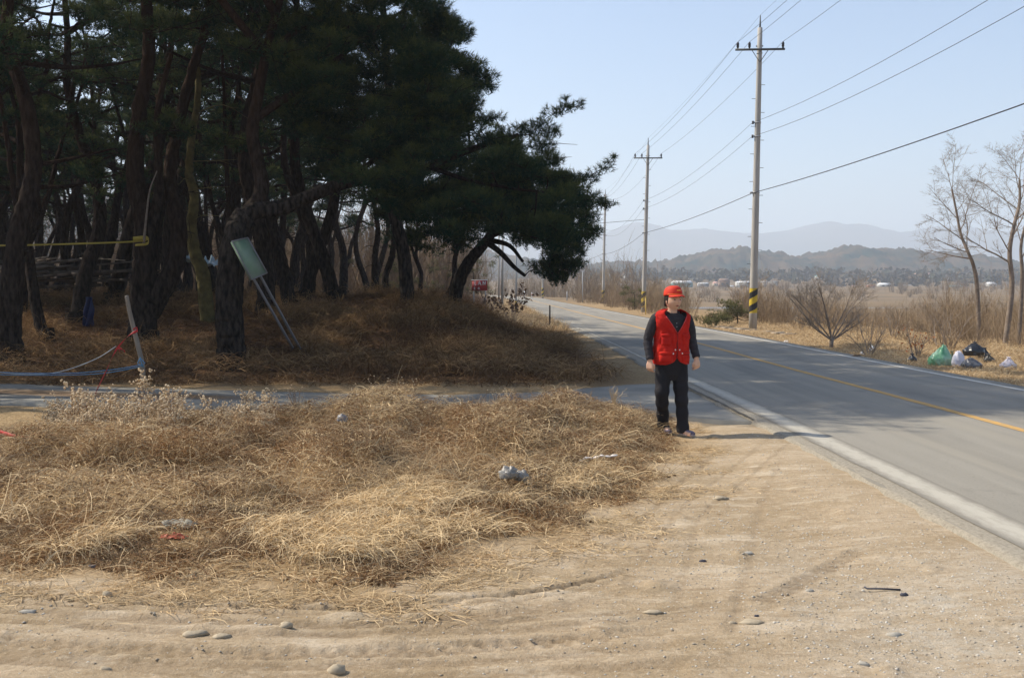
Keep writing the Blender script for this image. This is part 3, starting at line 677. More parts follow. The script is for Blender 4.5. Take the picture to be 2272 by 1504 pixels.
for px, dd, v, s, lab in named:
    q = D(px, 640, dd); q[2] = terz(q[0], q[1])-.05; placed.append(q[:2])
    put_tree(*VAR[v], q, rg.random()*6.28, s, lab)
cnt = 0; tries = 0
while cnt < 128 and tries < 9000:
    tries += 1
    y = 24+44*rg.random()**.8; px = -420+1440*rg.random(); q = D(px, 640, y)
    if px > 1030-4.6*F/y or rdist(q[0], q[1]) > -6.5: continue
    if min([math.hypot(q[0]-a[0], q[1]-a[1]) for a in placed]) < 1.45: continue
    if y < 28 and 380 < px < 960: continue
    placed.append(q[:2]); q[2] = terz(q[0], q[1])-.05
    put_tree(*VAR[rg.randrange(6)], q, rg.random()*6.28, .8+.3*rg.random(), 'dark pine among the crowded trunks inside the wood', 'pines crowded inside the wood', tilt=(rg.uniform(-.07, .07), rg.uniform(-.07, .07))); cnt += 1
# trees at the left edge of the wood, beyond the frame, that shade the lane
for x, y, v, s in ((-11.4, 17.7, 5, 1.18), (-13.6, 17.6, 2, 1.2), (-16.5, 17.6, 5, 1.2), (-12.5, 21.5, 5, 1.0), (-15, 21, 2, 1.0), (-18, 19, 0, 1.05), (-22, 21, 5, 1), (-16.5, 17.5, 4, .9)):
    put_tree(*VAR[v], (x, y, terz(x, y)-.05), x*2.1, s, 'pine at the lane beyond the left end of the view', 'pines left of the view')

# ------------------------------------------------------------------ strands: dry grass, litter and weeds
def strands(P, L, rng, wid=.0035, seg=4, up=.6, droop=.8, dirv=None, dspread=1., zjit=0.):
    """curved ribbons: P roots (n,3), L lengths -> verts, quads"""
    n = len(P); th = rng.random(n)*6.283
    if dirv is not None: th = math.atan2(dirv[1], dirv[0])+rng.normal(size=n)*dspread
    u = up*(.3+1.0*rng.random(n)); h = np.stack([np.cos(th), np.sin(th)], 1)
    d = np.concatenate([h*np.cos(np.arctan(u))[:, None], np.sin(np.arctan(u))[:, None]], 1)
    side = np.stack([-np.sin(th), np.cos(th), rng.normal(size=n)*.8], 1); side /= np.linalg.norm(side, axis=1)[:, None]
    pts = [P.copy()]; cur = P.copy(); step = (L/seg)[:, None]; curl = rng.normal(size=(n, 3))*.35
    for k in range(seg):
        cur = cur+d*step; pts.append(cur.copy())
        d = d+curl*.5; d[:, 2] -= droop*(.35+.3*rng.random(n))*(k+1)/seg*2; d /= np.linalg.norm(d, axis=1)[:, None]
    pts = np.stack(pts, 1); w = wid*(.6+.8*rng.random(n))
    tp = np.linspace(1, .35, seg+1)
    Vv = np.stack([pts-side[:, None]*(w[:, None]*tp)[..., None], pts+side[:, None]*(w[:, None]*tp)[..., None]], 2).reshape(-1, 3)
    b = np.arange(n)[:, None]*(2*(seg+1))+np.arange(seg)[None]*2
    Q = np.stack([b, b+1, b+3, b+2], -1).reshape(-1, 4)
    return Vv, Q
def scatter(n, x0, x1, y0, y1, rng, keep):
    o = []; tot = 0
    while tot < n:
        q = np.stack([x0+(x1-x0)*rng.random(n), y0+(y1-y0)*rng.random(n)], 1); q = q[rng.random(n) < keep(q[:, 0], q[:, 1])]; o.append(q); tot += len(q)
    return np.vstack(o)[:n]
def join(parts):
    Vs = []; Qs = []; T = []; k = 0
    for V, Q, t in parts:
        Vs.append(V); Qs.append(Q+k); k += len(V); T.append(np.broadcast_to(t, (len(V),)) if np.ndim(t) == 0 else t)
    return np.vstack(Vs), np.vstack(Qs), np.concatenate(T)
def flecks(P, size, rng):
    n = len(P); a = rng.normal(size=(n, 3)); a /= np.linalg.norm(a, axis=1)[:, None]; b = np.cross(a, rng.normal(size=(n, 3))); b /= np.linalg.norm(b, axis=1)[:, None]
    s = size*(.5+rng.random(n))[:, None]; a = a*s; b = b*s*.6
    V = np.stack([P-a-b, P+a-b, P+a+b, P-a+b], 1).reshape(-1, 3); return V, np.arange(4*n).reshape(-1, 4)
M_straw = mat('dry_straw', (.24, .125, .050), .8, (.15, .095, .055), 1.6, spec=.15, tint2=(.80, .62, .37), trans=.2)
M_litter = mat('brown_litter', (.080, .040, .020), .9, spec=.1, tint2=(.40, .255, .125), trans=.12)
rng = np.random.default_rng(77)
def on(q, dz=0): return np.column_stack([q, ter(q[:, 0], q[:, 1])+dz])
def weedk(x, y):
    d = polyd(x, y, WEED)+.9*(fbm(x*1.6, y*2.2, 91, 4)-.42); return np.where(d < 0, 1., 0.)*(.25+.75*sst(.36, .52, fbm(x*2.0, y*2.0, 92, 3)))*(1-.6*sst(-2.2, -3.6, x)*sst(11.6, 12.2, y))
def hump(x, y):                              # thickness of the tangle above the soil
    d = -polyd(x, y, WEED); n = fbm(x*1.45, y*1.45, 93, 3); n2 = fbm(x*3.2, y*3.2, 95, 3)
    h = sst(.3, 1.6, d)*(.02+.30*sst(.40, .66, n))+.09*n2*sst(.1, .6, d)
    h *= sst(6.3, 8.3, y)*.92+.08
    return h*(1-.55*sst(-3.2, -4.4, x)*sst(9.5, 10.5, y))
parts = []
q = scatter(120000, -8.2, 2.0, 5.5, 13.2, rng, weedk); h = hump(q[:, 0], q[:, 1]); P = on(q); P[:, 2] += h*rng.random(len(q))**.5
nz = fbm(q[:, 0]*1.5, q[:, 1]*1.5, 97, 3)
V, Q = strands(P, .06+.26*rng.random(len(q))**1.5, rng, .0025, 4, .45, .9); parts.append((V, Q, np.repeat(np.clip(-.2+1.15*rng.random(len(q))**2+1.4*(nz-.5), 0, 1), 10)))
q = scatter(26000, -8.2, 2.0, 7.4, 13.0, rng, lambda x, y: weedk(x, y)*sst(.42, .6, fbm(x*1.1, y*1.1, 93, 3))); P = on(q); P[:, 2] += hump(q[:, 0], q[:, 1])*.6*rng.random(len(q))
V, Q = strands(P, .12+.38*rng.random(len(q))**1.6, rng, .0026, 5, 1.0, .9); parts.append((V, Q, np.repeat(np.clip(.1+.6*rng.random(len(q)), 0, 1), 12)))
# long pale grass combed towards the lower right along the front
def front(x, y):
    d = polyd(x, y, WEED); d = d+.5*(fbm(x*3, y*3, 89, 3)-.5); return sst(-.1, -.8, d)*(d > -1.5)*sst(.42, .62, fbm(x*2.0, y*2.4, 99, 4))*np.where(y < 9.5, 1., .25)
q = scatter(17000, -5, 2.0, 5.6, 12.2, rng, front); P = on(q, .01); P[:, 2] += .06*rng.random(len(q))
V, Q = strands(P, .10+.24*rng.random(len(q)), rng, .0024, 5, .5, .8, (.9, -.45), 1.15); parts.append((V, Q, np.repeat(np.clip(.65+.35*rng.random(len(q)), 0, 1), 12)))
q = scatter(16000, -8, 2.2, 5.0, 12.6, rng, lambda x, y: np.exp(-((polyd(x, y, WEED)-.1)/.35)**2)*sst(.40, .60, fbm(x*3, y*4, 94, 3))); P = on(q, .004)
V, Q = strands(P, .05+.14*rng.random(len(q)), rng, .0022, 3, .15, .15); parts.append((V, Q, np.repeat(.3+.6*rng.random(len(q)), 8)))
q = scatter(110000, -8.2, 2.0, 5.4, 13.2, rng, weedk); P = on(q); P[:, 2] += .01+hump(q[:, 0], q[:, 1])*(1.0*rng.random(len(q))**.4)
V, Q = flecks(P, .0065, rng); parts.append((V, Q, np.repeat(np.clip(rng.random(len(q))**1.4+.5*(fbm(q[:, 0]*2, q[:, 1]*2, 98, 2)-.5), 0, 1), 4)))
q = scatter(1400, -7.5, .7, 6.5, 12.8, rng, lambda x, y: weedk(x, y)*sst(.48, .6, fbm(x*1.45, y*1.45, 93, 3))); P = on(q); P[:, 2] += hump(q[:, 0], q[:, 1])*.5
V, Q = strands(P, .22+.34*rng.random(len(q)), rng, .0030, 6, 1.1, .7); parts.append((V, Q, np.repeat(np.clip(.3+.7*rng.random(len(q)), 0, 1), 14)))
q = scatter(9000, -8, 2.0, 5.6, 13.0, rng, weedk); P = on(q); P[:, 2] += .01+hump(q[:, 0], q[:, 1])*(.9*rng.random(len(q))**.5)
V, Q = flecks(P, .014, rng); parts.append((V, Q, np.repeat(.25*rng.random(len(q)), 4)))
V, Q, T = join(parts)
obj('dry_weeds', V, [Q], M_straw, tint=T, kind='stuff', label='tangled bed of dry straw-coloured weeds between the dirt yard and the lane', cat='dry weeds')

# floor of the wood: needles, bramble tangle, clumps of dead grass
parts = []
def woodk(x, y): return sst(3.3, 4.2, -rdist(x, y))*sst(17.2, 18.2, y)
q = scatter(90000, -17, 2.4, 17.2, 36, rng, lambda x, y: woodk(x, y)*.9); cl = sst(.45, .65, fbm(q[:, 0]*.7, q[:, 1]*.7, 110, 3))
P = on(q); P[:, 2] += .25*cl*rng.random(len(q))
V, Q = strands(P, .12+.25*rng.random(len(q))+.2*cl, rng, .0055, 3, .7, .8); parts.append((V, Q, np.repeat(np.clip(.75*cl*rng.random(len(q))+.35*rng.random(len(q)), 0, 1), 8)))
q = scatter(16000, -13, 2.0, 22, 36, rng, lambda x, y: woodk(x, y)*sst(.48, .62, fbm(x*.7, y*.7, 110, 3))); P = on(q)
V, Q = strands(P, .35+.5*rng.random(len(q)), rng, .006, 4, 1.5, .9); parts.append((V, Q, np.repeat(np.clip(.35+.65*rng.random(len(q)), 0, 1), 10)))
# denser dark brush on the bank nearest the road
q = scatter(20000, -3.4, 2.2, 18.5, 46, rng, lambda x, y: woodk(x, y)*sst(.35, .55, fbm(x*.9, y*.6, 120, 3))); P = on(q)
V, Q = strands(P, (.10+.6*rng.random(len(q))**1.5)*(.12+.88*sst(3.8, 7.0, -rdist(q[:, 0], q[:, 1]))), rng, .0065, 4, 2.0, .6); parts.append((V, Q, np.repeat(.3*rng.random(len(q)), 10)))
V, Q, T = join(parts)
obj('woodland_undergrowth', V, [Q], M_litter, tint=T, kind='stuff', label='brown undergrowth and fallen needles covering the floor of the pine wood', cat='undergrowth')

# right verge grass
parts = []
q = scatter(70000, 8, 26, 11, 60, rng, lambda x, y: (rdist(x, y) > 2.75)*np.exp(-(y-11)/22)*sst(15, 6, rdist(x, y))); P = on(q); cl = fbm(q[:, 0]*.8, q[:, 1]*.8, 130, 3); hh = sst(3.4, 6.5, rdist(q[:, 0], q[:, 1]))
V, Q = strands(P, .04+.10*rng.random(len(q))+.28*hh*cl, rng, .005, 3, 1.0, .7); parts.append((V, Q, np.repeat(np.clip(.15+.7*rng.random(len(q)), 0, 1), 8)))
q = scatter(12000, -1.5, 2.9, 40, 120, rng, lambda x, y: (rdist(x, y) < -2.8)*(rdist(x, y) > -6)*1.); P = on(q)
V, Q = strands(P, .2+.3*rng.random(len(q)), rng, .012, 3, 1.4, .7); parts.append((V, Q, np.repeat(.2+.6*rng.random(len(q)), 8)))
V, Q, T = join(parts)
obj('verge_grass', V, [Q], M_straw, tint=T, kind='stuff', label='short tan winter grass along the verges of the road', cat='grass')

# ------------------------------------------------------------------ bare bushes and trees
M_twig = mat('bare_twigs', (.16, .112, .072), .9, spec=.1, tint2=(.40, .30, .19))
M_barkg = mat('grey_bark', (.17, .135, .11), .9, (.26, .21, .17), 8, spec=.1, tint2=(.34, .28, .22))
def twigs(base, n, Hh, spread, rng, wid=.012, sub=5, lean=(0, 0)):
    """a bush of thin ribbons: n stems with sub twigs each"""
    V = []; T = []
    th = rng.random(n)*6.283; s = spread*rng.random(n)**.6; e = base+np.stack([np.cos(th)*s+lean[0], np.sin(th)*s+lean[1], Hh*(1-.35*(s/spread)**2)*(.6+.4*rng.random(n))], 1)
    b = np.repeat(base[None], n, 0)+np.stack([np.cos(th)*s*.5, np.sin(th)*s*.5, 0*s], 1)+rng.normal(size=(n, 3))*np.array([.12, .12, 0])*Hh
    m = (b+e)/2+np.stack([np.cos(th)*s*.18, np.sin(th)*s*.18, 0*s], 1)+rng.normal(size=(n, 3))*.05*Hh
    segs = [(b, m, wid, wid*.7), (m, e, wid*.7, wid*.3)]
    o = rng.random((n, sub))
    A = np.where((o < .5)[..., None], b[:, None]+(m-b)[:, None]*(o*2)[..., None], m[:, None]+(e-m)[:, None]*(o*2-1)[..., None]).reshape(-1, 3)
    d = np.repeat(e-b, sub, 0); L = np.linalg.norm(d, axis=1)[:, None]; d = d/L+rng.normal(size=d.shape)*.45; B = A+d*L*(.12+.25*rng.random((len(A), 1)))
    segs.append((A, B, wid*.5, wid*.22))
    C = A+(B-A)*rng.random((len(A), 1)); E = C+(d+rng.normal(size=d.shape)*.5)*L*.14; segs.append((C, E, wid*.35, wid*.18))
    C = A+(B-A)*rng.random((len(A), 1)); E = C+(d+rng.normal(size=d.shape)*.6)*L*.12; segs.append((C, E, wid*.35, wid*.18))
    for a, c, w0, w1 in segs:
        v = c-a; sd = np.cross(v, rng.normal(size=v.shape)); sd /= np.linalg.norm(sd, axis=1)[:, None]+1e-9
        V.append(np.stack([a-sd*w0, a+sd*w0, c+sd*w1, c-sd*w1], 1).reshape(-1, 3))
    V = np.vstack(V); return V
rng = np.random.default_rng(99)
parts = []
def thicket(n, x0, x1, y0, y1, hlo, hhi, keep, wid, ns=26, tn=(0, 1), slope=.45):
    q = scatter(n, x0, x1, y0, y1, rng, keep); z = ter(q[:, 0], q[:, 1])
    for (x, y), zz in zip(q, z):
        h = hlo+(hhi-hlo)*rng.random(); pxx = W/2+F*x/max(y, 1)
        if y < 195 and (1525 < pxx < 1640 or 1870 < pxx < 2025):
            h = min(h, CAM_H-(54-14*(pxx > 1800))*y/F-zz)
            if h < .3: continue
        V = twigs(np.array([x, y, zz-.05]), ns, h, h*slope, rng, wid, 5)
        parts.append((V, np.arange(len(V)).reshape(-1, 4), tn[0]+(tn[1]-tn[0])*rng.random()))
vis = lambda x, y: (np.abs(x/y) < .62)*1.
thicket(180, 11, 40, 26, 60, .5, 1.6, lambda x, y: vis(x, y)*(rdist(x, y) > 5.6+1.2*fbm(x*.3, y*.3, 140))*(sst(8, 4, rdist(x, y)-(y-26)*.1)*.5+.5), .007, 24, (.2, .8))
thicket(240, 6, 75, 55, 130, 1.4, 2.9, lambda x, y: vis(x, y)*(rdist(x, y) > 6.5)*1., .013, 24, (.1, .75))
thicket(70, 6, 22, 45, 130, 1.0, 2.2, lambda x, y: (rdist(x, y) > 4.6)*(rdist(x, y) < 8)*1., .011, 22, (.1, .6))
thicket(170, -40, 24, 130, 260, 2.5, 7.5, lambda x, y: (np.abs(rdist(x, y)) > 6)*1., .035, 24, (.1, .6), .3)
thicket(230, -60, -2, 66, 125, 3, 9.5, lambda x, y: (rdist(x, y) < -7)*1., .035, 26, (.0, .45), .35)
thicket(40, 30, 120, 130, 192, 1.5, 2.6, vis, .022, 22, (.2, .7)); thicket(120, 45, 330, 280, 560, 2.5, 6, vis, .06, 20, (.0, .6), .5); thicket(34, 13, 24, 33, 46, 1.2, 2.9, lambda x, y: (x/y > .40)*1., .008, 30, (.3, .9), .35)
V, Q, T = join(parts)
obj('bare_scrub', V, [Q], M_twig, tint=T, kind='stuff', label='leafless brown scrub thicket stretching along the river side and behind the wood', cat='scrub')

class Bare:
    def __init__(s, seed): s.r = random.Random(seed); s.m = MB(); s.fine = []
    def grow(s, p, d, L, r, lev, maxl, up=.15, sp=.55):
        n = max(3, int(L/.22)); pts = [p]; q = p.copy(); dd = d.copy()
        for i in range(n):
            dd = dd+np.array([s.r.gauss(0, 1), s.r.gauss(0, 1), s.r.gauss(0, 1)])*.10+np.array([0, 0, up*.12]); dd /= np.linalg.norm(dd); q = q+dd*L/n; pts.append(q)
        rr = np.linspace(r, r*.38, len(pts)); s.m.tube(pts, rr, 7 if r > .04 else (4 if r > .012 else 3), cap=False, t=.9*(r < .02)*.5)
        if lev >= maxl: return
        k = s.r.randint(4, 6) if lev < maxl-1 else s.r.randint(6, 9)
        for i in range(k):
            f = .28+.70*(i+s.r.random())/k; a = pts[min(len(pts)-1, int(f*(len(pts)-1)))]
            ref = np.array([s.r.gauss(0, 1), s.r.gauss(0, 1), s.r.gauss(0, .6)]); nd = dd*(1-sp*.5)+ref/np.linalg.norm(ref)*sp*1.15; nd /= np.linalg.norm(nd)
            s.grow(a, nd, L*(.42+.34*s.r.random())*(1.15-.45*f), max(.0028, r*(.5-.15*f)), lev+1, maxl, up, sp)
def bare_tree(name, trunk, r0, r1, limbs, seed, label, cat='tree', maxl=4, m=M_barkg, group=None, minr=0):
    b = Bare(seed); trunk = np.array(trunk); b0 = trunk[0]
    p = cr(trunk-b0, 6); rr = np.linspace(r0, r1, len(p)); b.m.tube(p, rr, 9, cap=False)
    for f, d, L in limbs:
        a = p[int(f*(len(p)-1))]; r = r0+(r1-r0)*f; dv = np.array(d, float); dv /= np.linalg.norm(dv); b.grow(a, dv, L, r*.42, 1, maxl)
    o = b.m.build(name, m, None, True, True, label=label, cat=cat, group=group); o.location = [float(v) for v in b0]; return o
def gp(px, d, dz=-.1):
    q = D(px, 640, d); q[2] = terz(q[0], q[1])+dz; return q
# two tall bare trees at the right edge
d = 33.
T1 = [gp(2176, d), D(2168, 640, d), D(2160, 590, d), D(2148, 560, d), D(2132, 520, d+.2), D(2122, 470, d+.3), D(2112, 420, d+.4)]
bare_tree('bare_tree', T1, .070, .028, [(.42, (-1.3, .3, .35), 1.4), (.5, (-1.2, -.6, .25), 1.3), (.55, (.6, .6, 1), 1.4), (.62, (-1, .2, .75), 1.4), (.7, (.5, -.3, 1), 1.7), (.78, (-.8, .3, .9), 1.3), (.85, (.7, .4, .8), 1.2), (.92, (-.4, -.5, 1), 1.2), (1, (0, 0, 1), 1.4), (1, (-.45, .2, .9), 1.2)], 3, 'tall slender leafless tree leaning left, the left one of the two at the right edge')
d = 31.5
T2 = [gp(2232, d), D(2245, 640, d), D(2240, 560, d), D(2250, 500, d), D(2262, 450, d+.2), D(2262, 400, d+.3)]
bare_tree('bare_tree', T2, .085, .032, [(.35, (-1.2, .4, .8), 1.5), (.42, (-1, -.5, 1.0), 1.4), (.5, (1, .5, .9), 1.5), (.6, (-1.1, .1, .6), 1.5), (.66, (.9, -.3, 1), 1.6), (.74, (-.7, .5, 1), 1.6), (.82, (.6, .3, 1), 1.4), (.9, (-.6, -.3, 1), 1.3), (1, (.1, 0, 1), 1.3), (1, (-.5, .3, .8), 1.2), (.95, (.8, -.2, .6), 1.2)], 6, 'tall leafless tree with forked trunk, the right one of the two at the right edge')
T3 = [gp(2262, 32.5), D(2268, 620, 32.5), D(2266, 540, 32.5), D(2290, 450, 32.5)]
bare_tree('bare_tree', T3, .07, .03, [(.5, (.6, .2, 1), 1.5), (.7, (-.3, .4, 1), 1.4), (.85, (.7, -.2, .8), 1.3), (1, (.1, 0, 1), 1.5)], 7, 'thin pale-barked leafless tree cut by the right edge of the view')
# spreading bush by the verge
d = 29.
b0 = gp(1846, d)
lim = [((1.2, .2, .75), 1.5), ((-1.5, .1, .95), 1.9), ((-.85, .6, 1.1), 2.1), ((-.5, -.4, 1.3), 1.9), ((.35, .5, 1.3), 2.1), ((.8, -.3, 1.2), 1.8), ((0, -.1, 1.3), 1.8), ((1.3, .4, .8), 1.6), ((-1.2, -.5, .8), 1.6)]
b = Bare(12); b.m.tube([[0, 0, -.2], [0, 0, .15], [.02, 0, .38]], [.075, .06, .055], 8)
for dv, L in lim:
    v = np.array(dv); v /= np.linalg.norm(v); b.grow(np.array([.02, 0, .3]), v, L*.85, .024, 1, 4, .3, .5)
b.m.build('bare_bush', M_barkg, None, True, True, loc=b0, label='spreading leafless bush with a short dark trunk fanning out beside the verge', cat='bush')
# smaller shrubs
for px, d, sd, lab, k in ((1930, 26, 31, 'thin leafless shrub between the spreading bush and the rust-leaved shrub', 5), (1985, 34, 33, 'pale twiggy shrub standing behind the rust-leaved shrub', 6), (2110, 27.5, 35, 'thin pale-stemmed sapling just behind the black rubbish bags', 4), (2085, 28.5, 36, 'slanting pale sapling behind the green rubbish bag', 3)):
    b = Bare(sd)
    for i in range(k):
        a = sd+i*1.9; v = np.array([math.cos(a)*.45, math.sin(a)*.45, 1]); v /= np.linalg.norm(v); b.grow(np.array([0, 0, -.05]), v, .95+.35*b.r.random(), .016, 1, 2, .3, .5)
    b.m.build('bare_shrub', M_barkg, None, True, True, loc=gp(px, d), label=lab, cat='shrub')
# shrub holding rusty leaves
M_rust = mat('rust_leaves', (.30, .105, .035), .8, trans=.3, tint2=(.45, .17, .06))
def leafy(px, d, hgt, seed, lab, nleaf, name='leafy_shrub', lm=M_rust, lsz=.035, kk=6, sp=.5, lift=.25):
    b = Bare(seed); r = empty(name, gp(px, d), label=lab, cat='shrub')
    for i in range(kk):
        a = seed+i*2.2; v = np.array([math.cos(a)*sp, math.sin(a)*sp, 1]); v /= np.linalg.norm(v); b.grow(np.array([0, 0, -.05]), v, hgt*(.6+.3*b.r.random()), .014, 1, 2, .3, .5)
    b.m.build('stems', M_barkg, r, True, True)
    A = np.vstack(b.m.v); rr = np.random.default_rng(seed); A = A[A[:, 2] > hgt*lift]; P = A[rr.integers(0, len(A), nleaf)]+rr.normal(size=(nleaf, 3))*.04
    V, Q = flecks(P, lsz, rr); obj('leaves', V, [Q], lm, r, tint=np.repeat(rr.random(nleaf), 4)); return r
leafy(2035, 25.2, 1.0, 40, 'slim shrub still holding rust-coloured leaves left of the green rubbish bag', 110, lsz=.02)
leafy(1136, 44, 1.9, 41, 'leaning shrub with clusters of shrivelled brown leaves beside the striped thin post', 240, lm=mat('brown_leaves', (.13, .075, .045), .85, trans=.2), lsz=.05)
leafy(1085, 42, 1.6, 43, 'low twiggy shrub in front of the red sign', 60, lm=mat('brown_leaf', (.12, .07, .045), .85, trans=.2), lsz=.05)
# evergreen shrubs near the poles
def evergreen(px, d, w, hgt, seed, lab, n=26):
    rr = np.random.default_rng(seed); r = empty('evergreen_shrub', gp(px, d), label=lab, cat='shrub')
    P = np.stack([rr.normal(size=n)*w*.28, rr.normal(size=n)*w*.2, .25+rr.random(n)*(hgt-.35)], 1); Rd = .22+.16*rr.random(n)
    t = Tree(seed); t.limb([np.array([0, 0, -.2]), np.array([.03, 0, .2]), np.array([0, .03, hgt*.6])], .04, .02, 6, 4); t.attach(P, Rd); t.m.build('stems', M_bark, r, True, True)
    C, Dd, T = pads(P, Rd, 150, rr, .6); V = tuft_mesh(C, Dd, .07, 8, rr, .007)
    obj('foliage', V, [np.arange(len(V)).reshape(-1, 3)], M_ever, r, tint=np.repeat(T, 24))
M_ever = mat('evergreen_leaves', (.075, .080, .028), .6, tint2=(.20, .19, .055), trans=.25)
evergreen(1636, 47, 1.5, 1.15, 51, 'round olive-green evergreen shrub just left of the nearest utility pole')
evergreen(1588, 45, 1.6, .75, 52, 'low spreading evergreen shrub between the person and the nearest utility pole', 18)
evergreen(1408, 78, 2.6, 1.9, 53, 'dark evergreen bush left of the second utility pole')
evergreen(905, 62, 5, 2.9, 54, 'olive bamboo-like thicket seen between the pine trunks left of the leaning pine', 40)
evergreen(1050, 70, 3, 3.0, 55, 'small yellow-green conifer above the red sign', 18)
# ------------------------------------------------------------------ utility poles and wires
M_conc = mat('pole_concrete', (.34, .325, .30), .85, (.43, .41, .38), 6, .002, 80, stretch=(1, 1, .15))
M_steel = mat('dark_steel', (.07, .075, .08), .6, spec=.4)
M_ins = mat('insulator_brown', (.035, .035, .045), .35)
M_galv = mat('galvanised', (.32, .33, .34), .5, spec=.5)
M_yel = mat('hazard_yellow', (.60, .43, .03), .6, (.48, .35, .04), 8)
M_blk = mat('hazard_black', (.022, .022, .024), .6)
M_wire = mat('wire_black', (.03, .03, .035), .6)
def band_mesh(r, z0, z1, turns, nb, parent, lean):
    """diagonal yellow and black wrap: two children"""
    n = 48; k = 30
    for nm, m, ph in (('yellow_stripe', M_yel, 0), ('black_stripe', M_blk, 1)):
        V = []; Q = []
        for i in range(k+1):
            z = z0+(z1-z0)*i/k
            for j in range(n+1):
                a = j/n*2*math.pi; V.append((lean*z+r*math.cos(a), r*math.sin(a), z))
        for i in range(k):
            for j in range(n):
                w = ((i+.5)/k*nb - (j+.5)/n*turns) % 1.0
                if (w < .5) == (ph == 0): a = i*(n+1)+j; Q.append((a, a+1, a+n+2, a+n+1))
        obj(nm, V, [np.array(Q)], m, parent, smooth=True)
def pole(name, loc, Hh, r0, r1, lean, arm, label, group, band=(.62, 1.62), arm_rot=0., scale=1.):
    r = empty(name, loc, 0, label=label, cat='utility pole', group=group)
    z = np.linspace(-.3, Hh-.5, 10); m = MB(); m.tube(np.stack([lean*z, 0*z, z], 1), np.linspace(r0, r1, 10), 20)
    m.build('shaft', M_conc, r, True)
    m = MB(); m.tube([[lean*(Hh-.6), 0, Hh-.6], [lean*Hh, 0, Hh]], [r1*.45, r1*.2], 8); m.build('tip', M_steel, r, True)
    if band: band_mesh(r0*.985, band[0], band[1], 1., 1.9, r, lean)
    att = {}
    if arm:
        za = Hh-1.38; c = np.array([lean*za, 0, za])
        ca, sa = math.cos(arm_rot), math.sin(arm_rot); R = np.array([[ca, -sa, 0], [sa, ca, 0], [0, 0, 1]])
        def q(x, y, zz): return R @ np.array([x, y, 0])+c+np.array([0, 0, zz])
        m = MB(); m.box(q(0, -r1-.04, -.035*0), (1.95, .075, .075), R); m.build('crossarm', M_steel, r)
        m = MB(); m.tube([q(-.32, -r1-.04, -.03), q(0, -r1, -.5)], .014, 4); m.tube([q(.32, -r1-.04, -.03), q(0, -r1, -.5)], .014, 4); m.tube([q(-.14, 0, 0)+[0, 0, .16], q(.14, 0, 0)+[0, 0, .16]], .03, 6); m.build('brace', M_steel, r)
        for k, x in enumerate((-.88, -.42, .90)):
            m = MB(); b = q(x, -r1-.04, .04)
            m.tube([b, b+[0, 0, .06], b+[0, 0, .08], b+[0, 0, .14], b+[0, 0, .16], b+[0, 0, .22], b+[0, 0, .25]], [.035, .04, .06, .045, .062, .045, .035], 10); m.build('insulator', M_ins, r, True)
            att[k] = np.array(loc)+b+[0, 0, .26]
        for zz in (Hh-4.25, Hh-4.8):
            m = MB(); b = np.array([lean*zz-r1-.10, 0, zz]); m.tube([b+[0, 0, -.06], b+[0, 0, -.02], b+[0, 0, .02], b+[0, 0, .06]], [.05, .035, .035, .05], 10); m.tube([b, b+[.12, 0, 0]], .018, 6); m.build('spool_insulator', M_ins, r, True)
        m = MB()
        for i in range(14):
            zz = 2.6+i*.55
            if zz > Hh-1.8: break
            s = 1 if i % 2 else -1; rr = r0+(r1-r0)*zz/Hh; m.tube([[lean*zz+s*rr, 0, zz], [lean*zz+s*(rr+.15), 0, zz]], .010, 4)
        m.build('step_bolts', M_steel, r)
        m = MB()
        for zz in (5.45, Hh-4.25, Hh-4.8, Hh-1.5): rr = r0+(r1-r0)*zz/Hh; m.tube([[lean*zz, 0, zz-.03], [lean*zz, 0, zz+.03]], rr+.012, 16)
        m.build('clamp', M_galv, r, True)
        m = MB(); m.box((lean*5.45-r0-.03, -.02, 5.45), (.10, .05, .08)); m.build('cable_clamp', M_galv, r)
    att['top'] = np.array(loc)+[lean*Hh, 0, Hh]
    for nm, zz in (('l1', Hh-4.25), ('l2', Hh-4.8)): att[nm] = np.array(loc)+[lean*zz-r1-.12, 0, zz]
    att['c'] = np.array(loc)+[lean*5.45-.12, 0, 5.45]
    return att
def bp(px, d, dz=0):
    q = D(px, 640, d); q[2] = terz(q[0], q[1])+dz; return q
g_ = 'concrete utility poles along the right verge'
A0 = pole('utility_pole', (10.2, 4.5, terz(10.2, 4.5)), 12.5, .165, .095, .0, True, 'utility pole just outside the view on the right, carrying the near ends of the wires', g_)
A1 = pole('utility_pole', bp(1671, 42.6, .02), 12.5, .165, .095, .0136, True, 'nearest and tallest concrete utility pole with a wide yellow and black band near its foot', g_, arm_rot=-.06)
A2 = pole('utility_pole', bp(1428, 72.4, .02), 11.9, .165, .095, .022, True, 'middle concrete utility pole, beside the short yellow marker rod', g_, band=(.35, 1.45))
A3 = pole('utility_pole', bp(1338, 118, .02), 12.6, .165, .095, .018, True, 'third concrete utility pole, rising behind the tip of the pine branches', g_, band=(.2, 1.4))
A4 = pole('utility_pole', bp(1204, 178, .02), 11.5, .17, .10, .0, True, 'farthest utility pole at the bend of the road under the hanging pine foliage', g_, band=(.3, 1.7))
def wire(key, sag, r, label, seq=(A0, A1, A2, A3, A4), group='overhead wires'):
    m = MB()
    for a, b in zip(seq[:-1], seq[1:]):
        p, q = a[key], b[key]; u = np.linspace(0, 1, 17)[:, None]; L = np.linalg.norm(q-p)
        P = p*(1-u)+q*u; P[:, 2] -= (4*sag*u*(1-u)).ravel()*(L/40)**2; m.tube(P, r, 4, cap=False)
    m.build('overhead_wire', M_wire, None, True, label=label, cat='wire', group=group)
wire(0, .55, .0085, 'power wire on the leftmost insulators of the crossarms')
wire(1, .55, .0085, 'power wire on the second insulators, just left of the pole shafts')
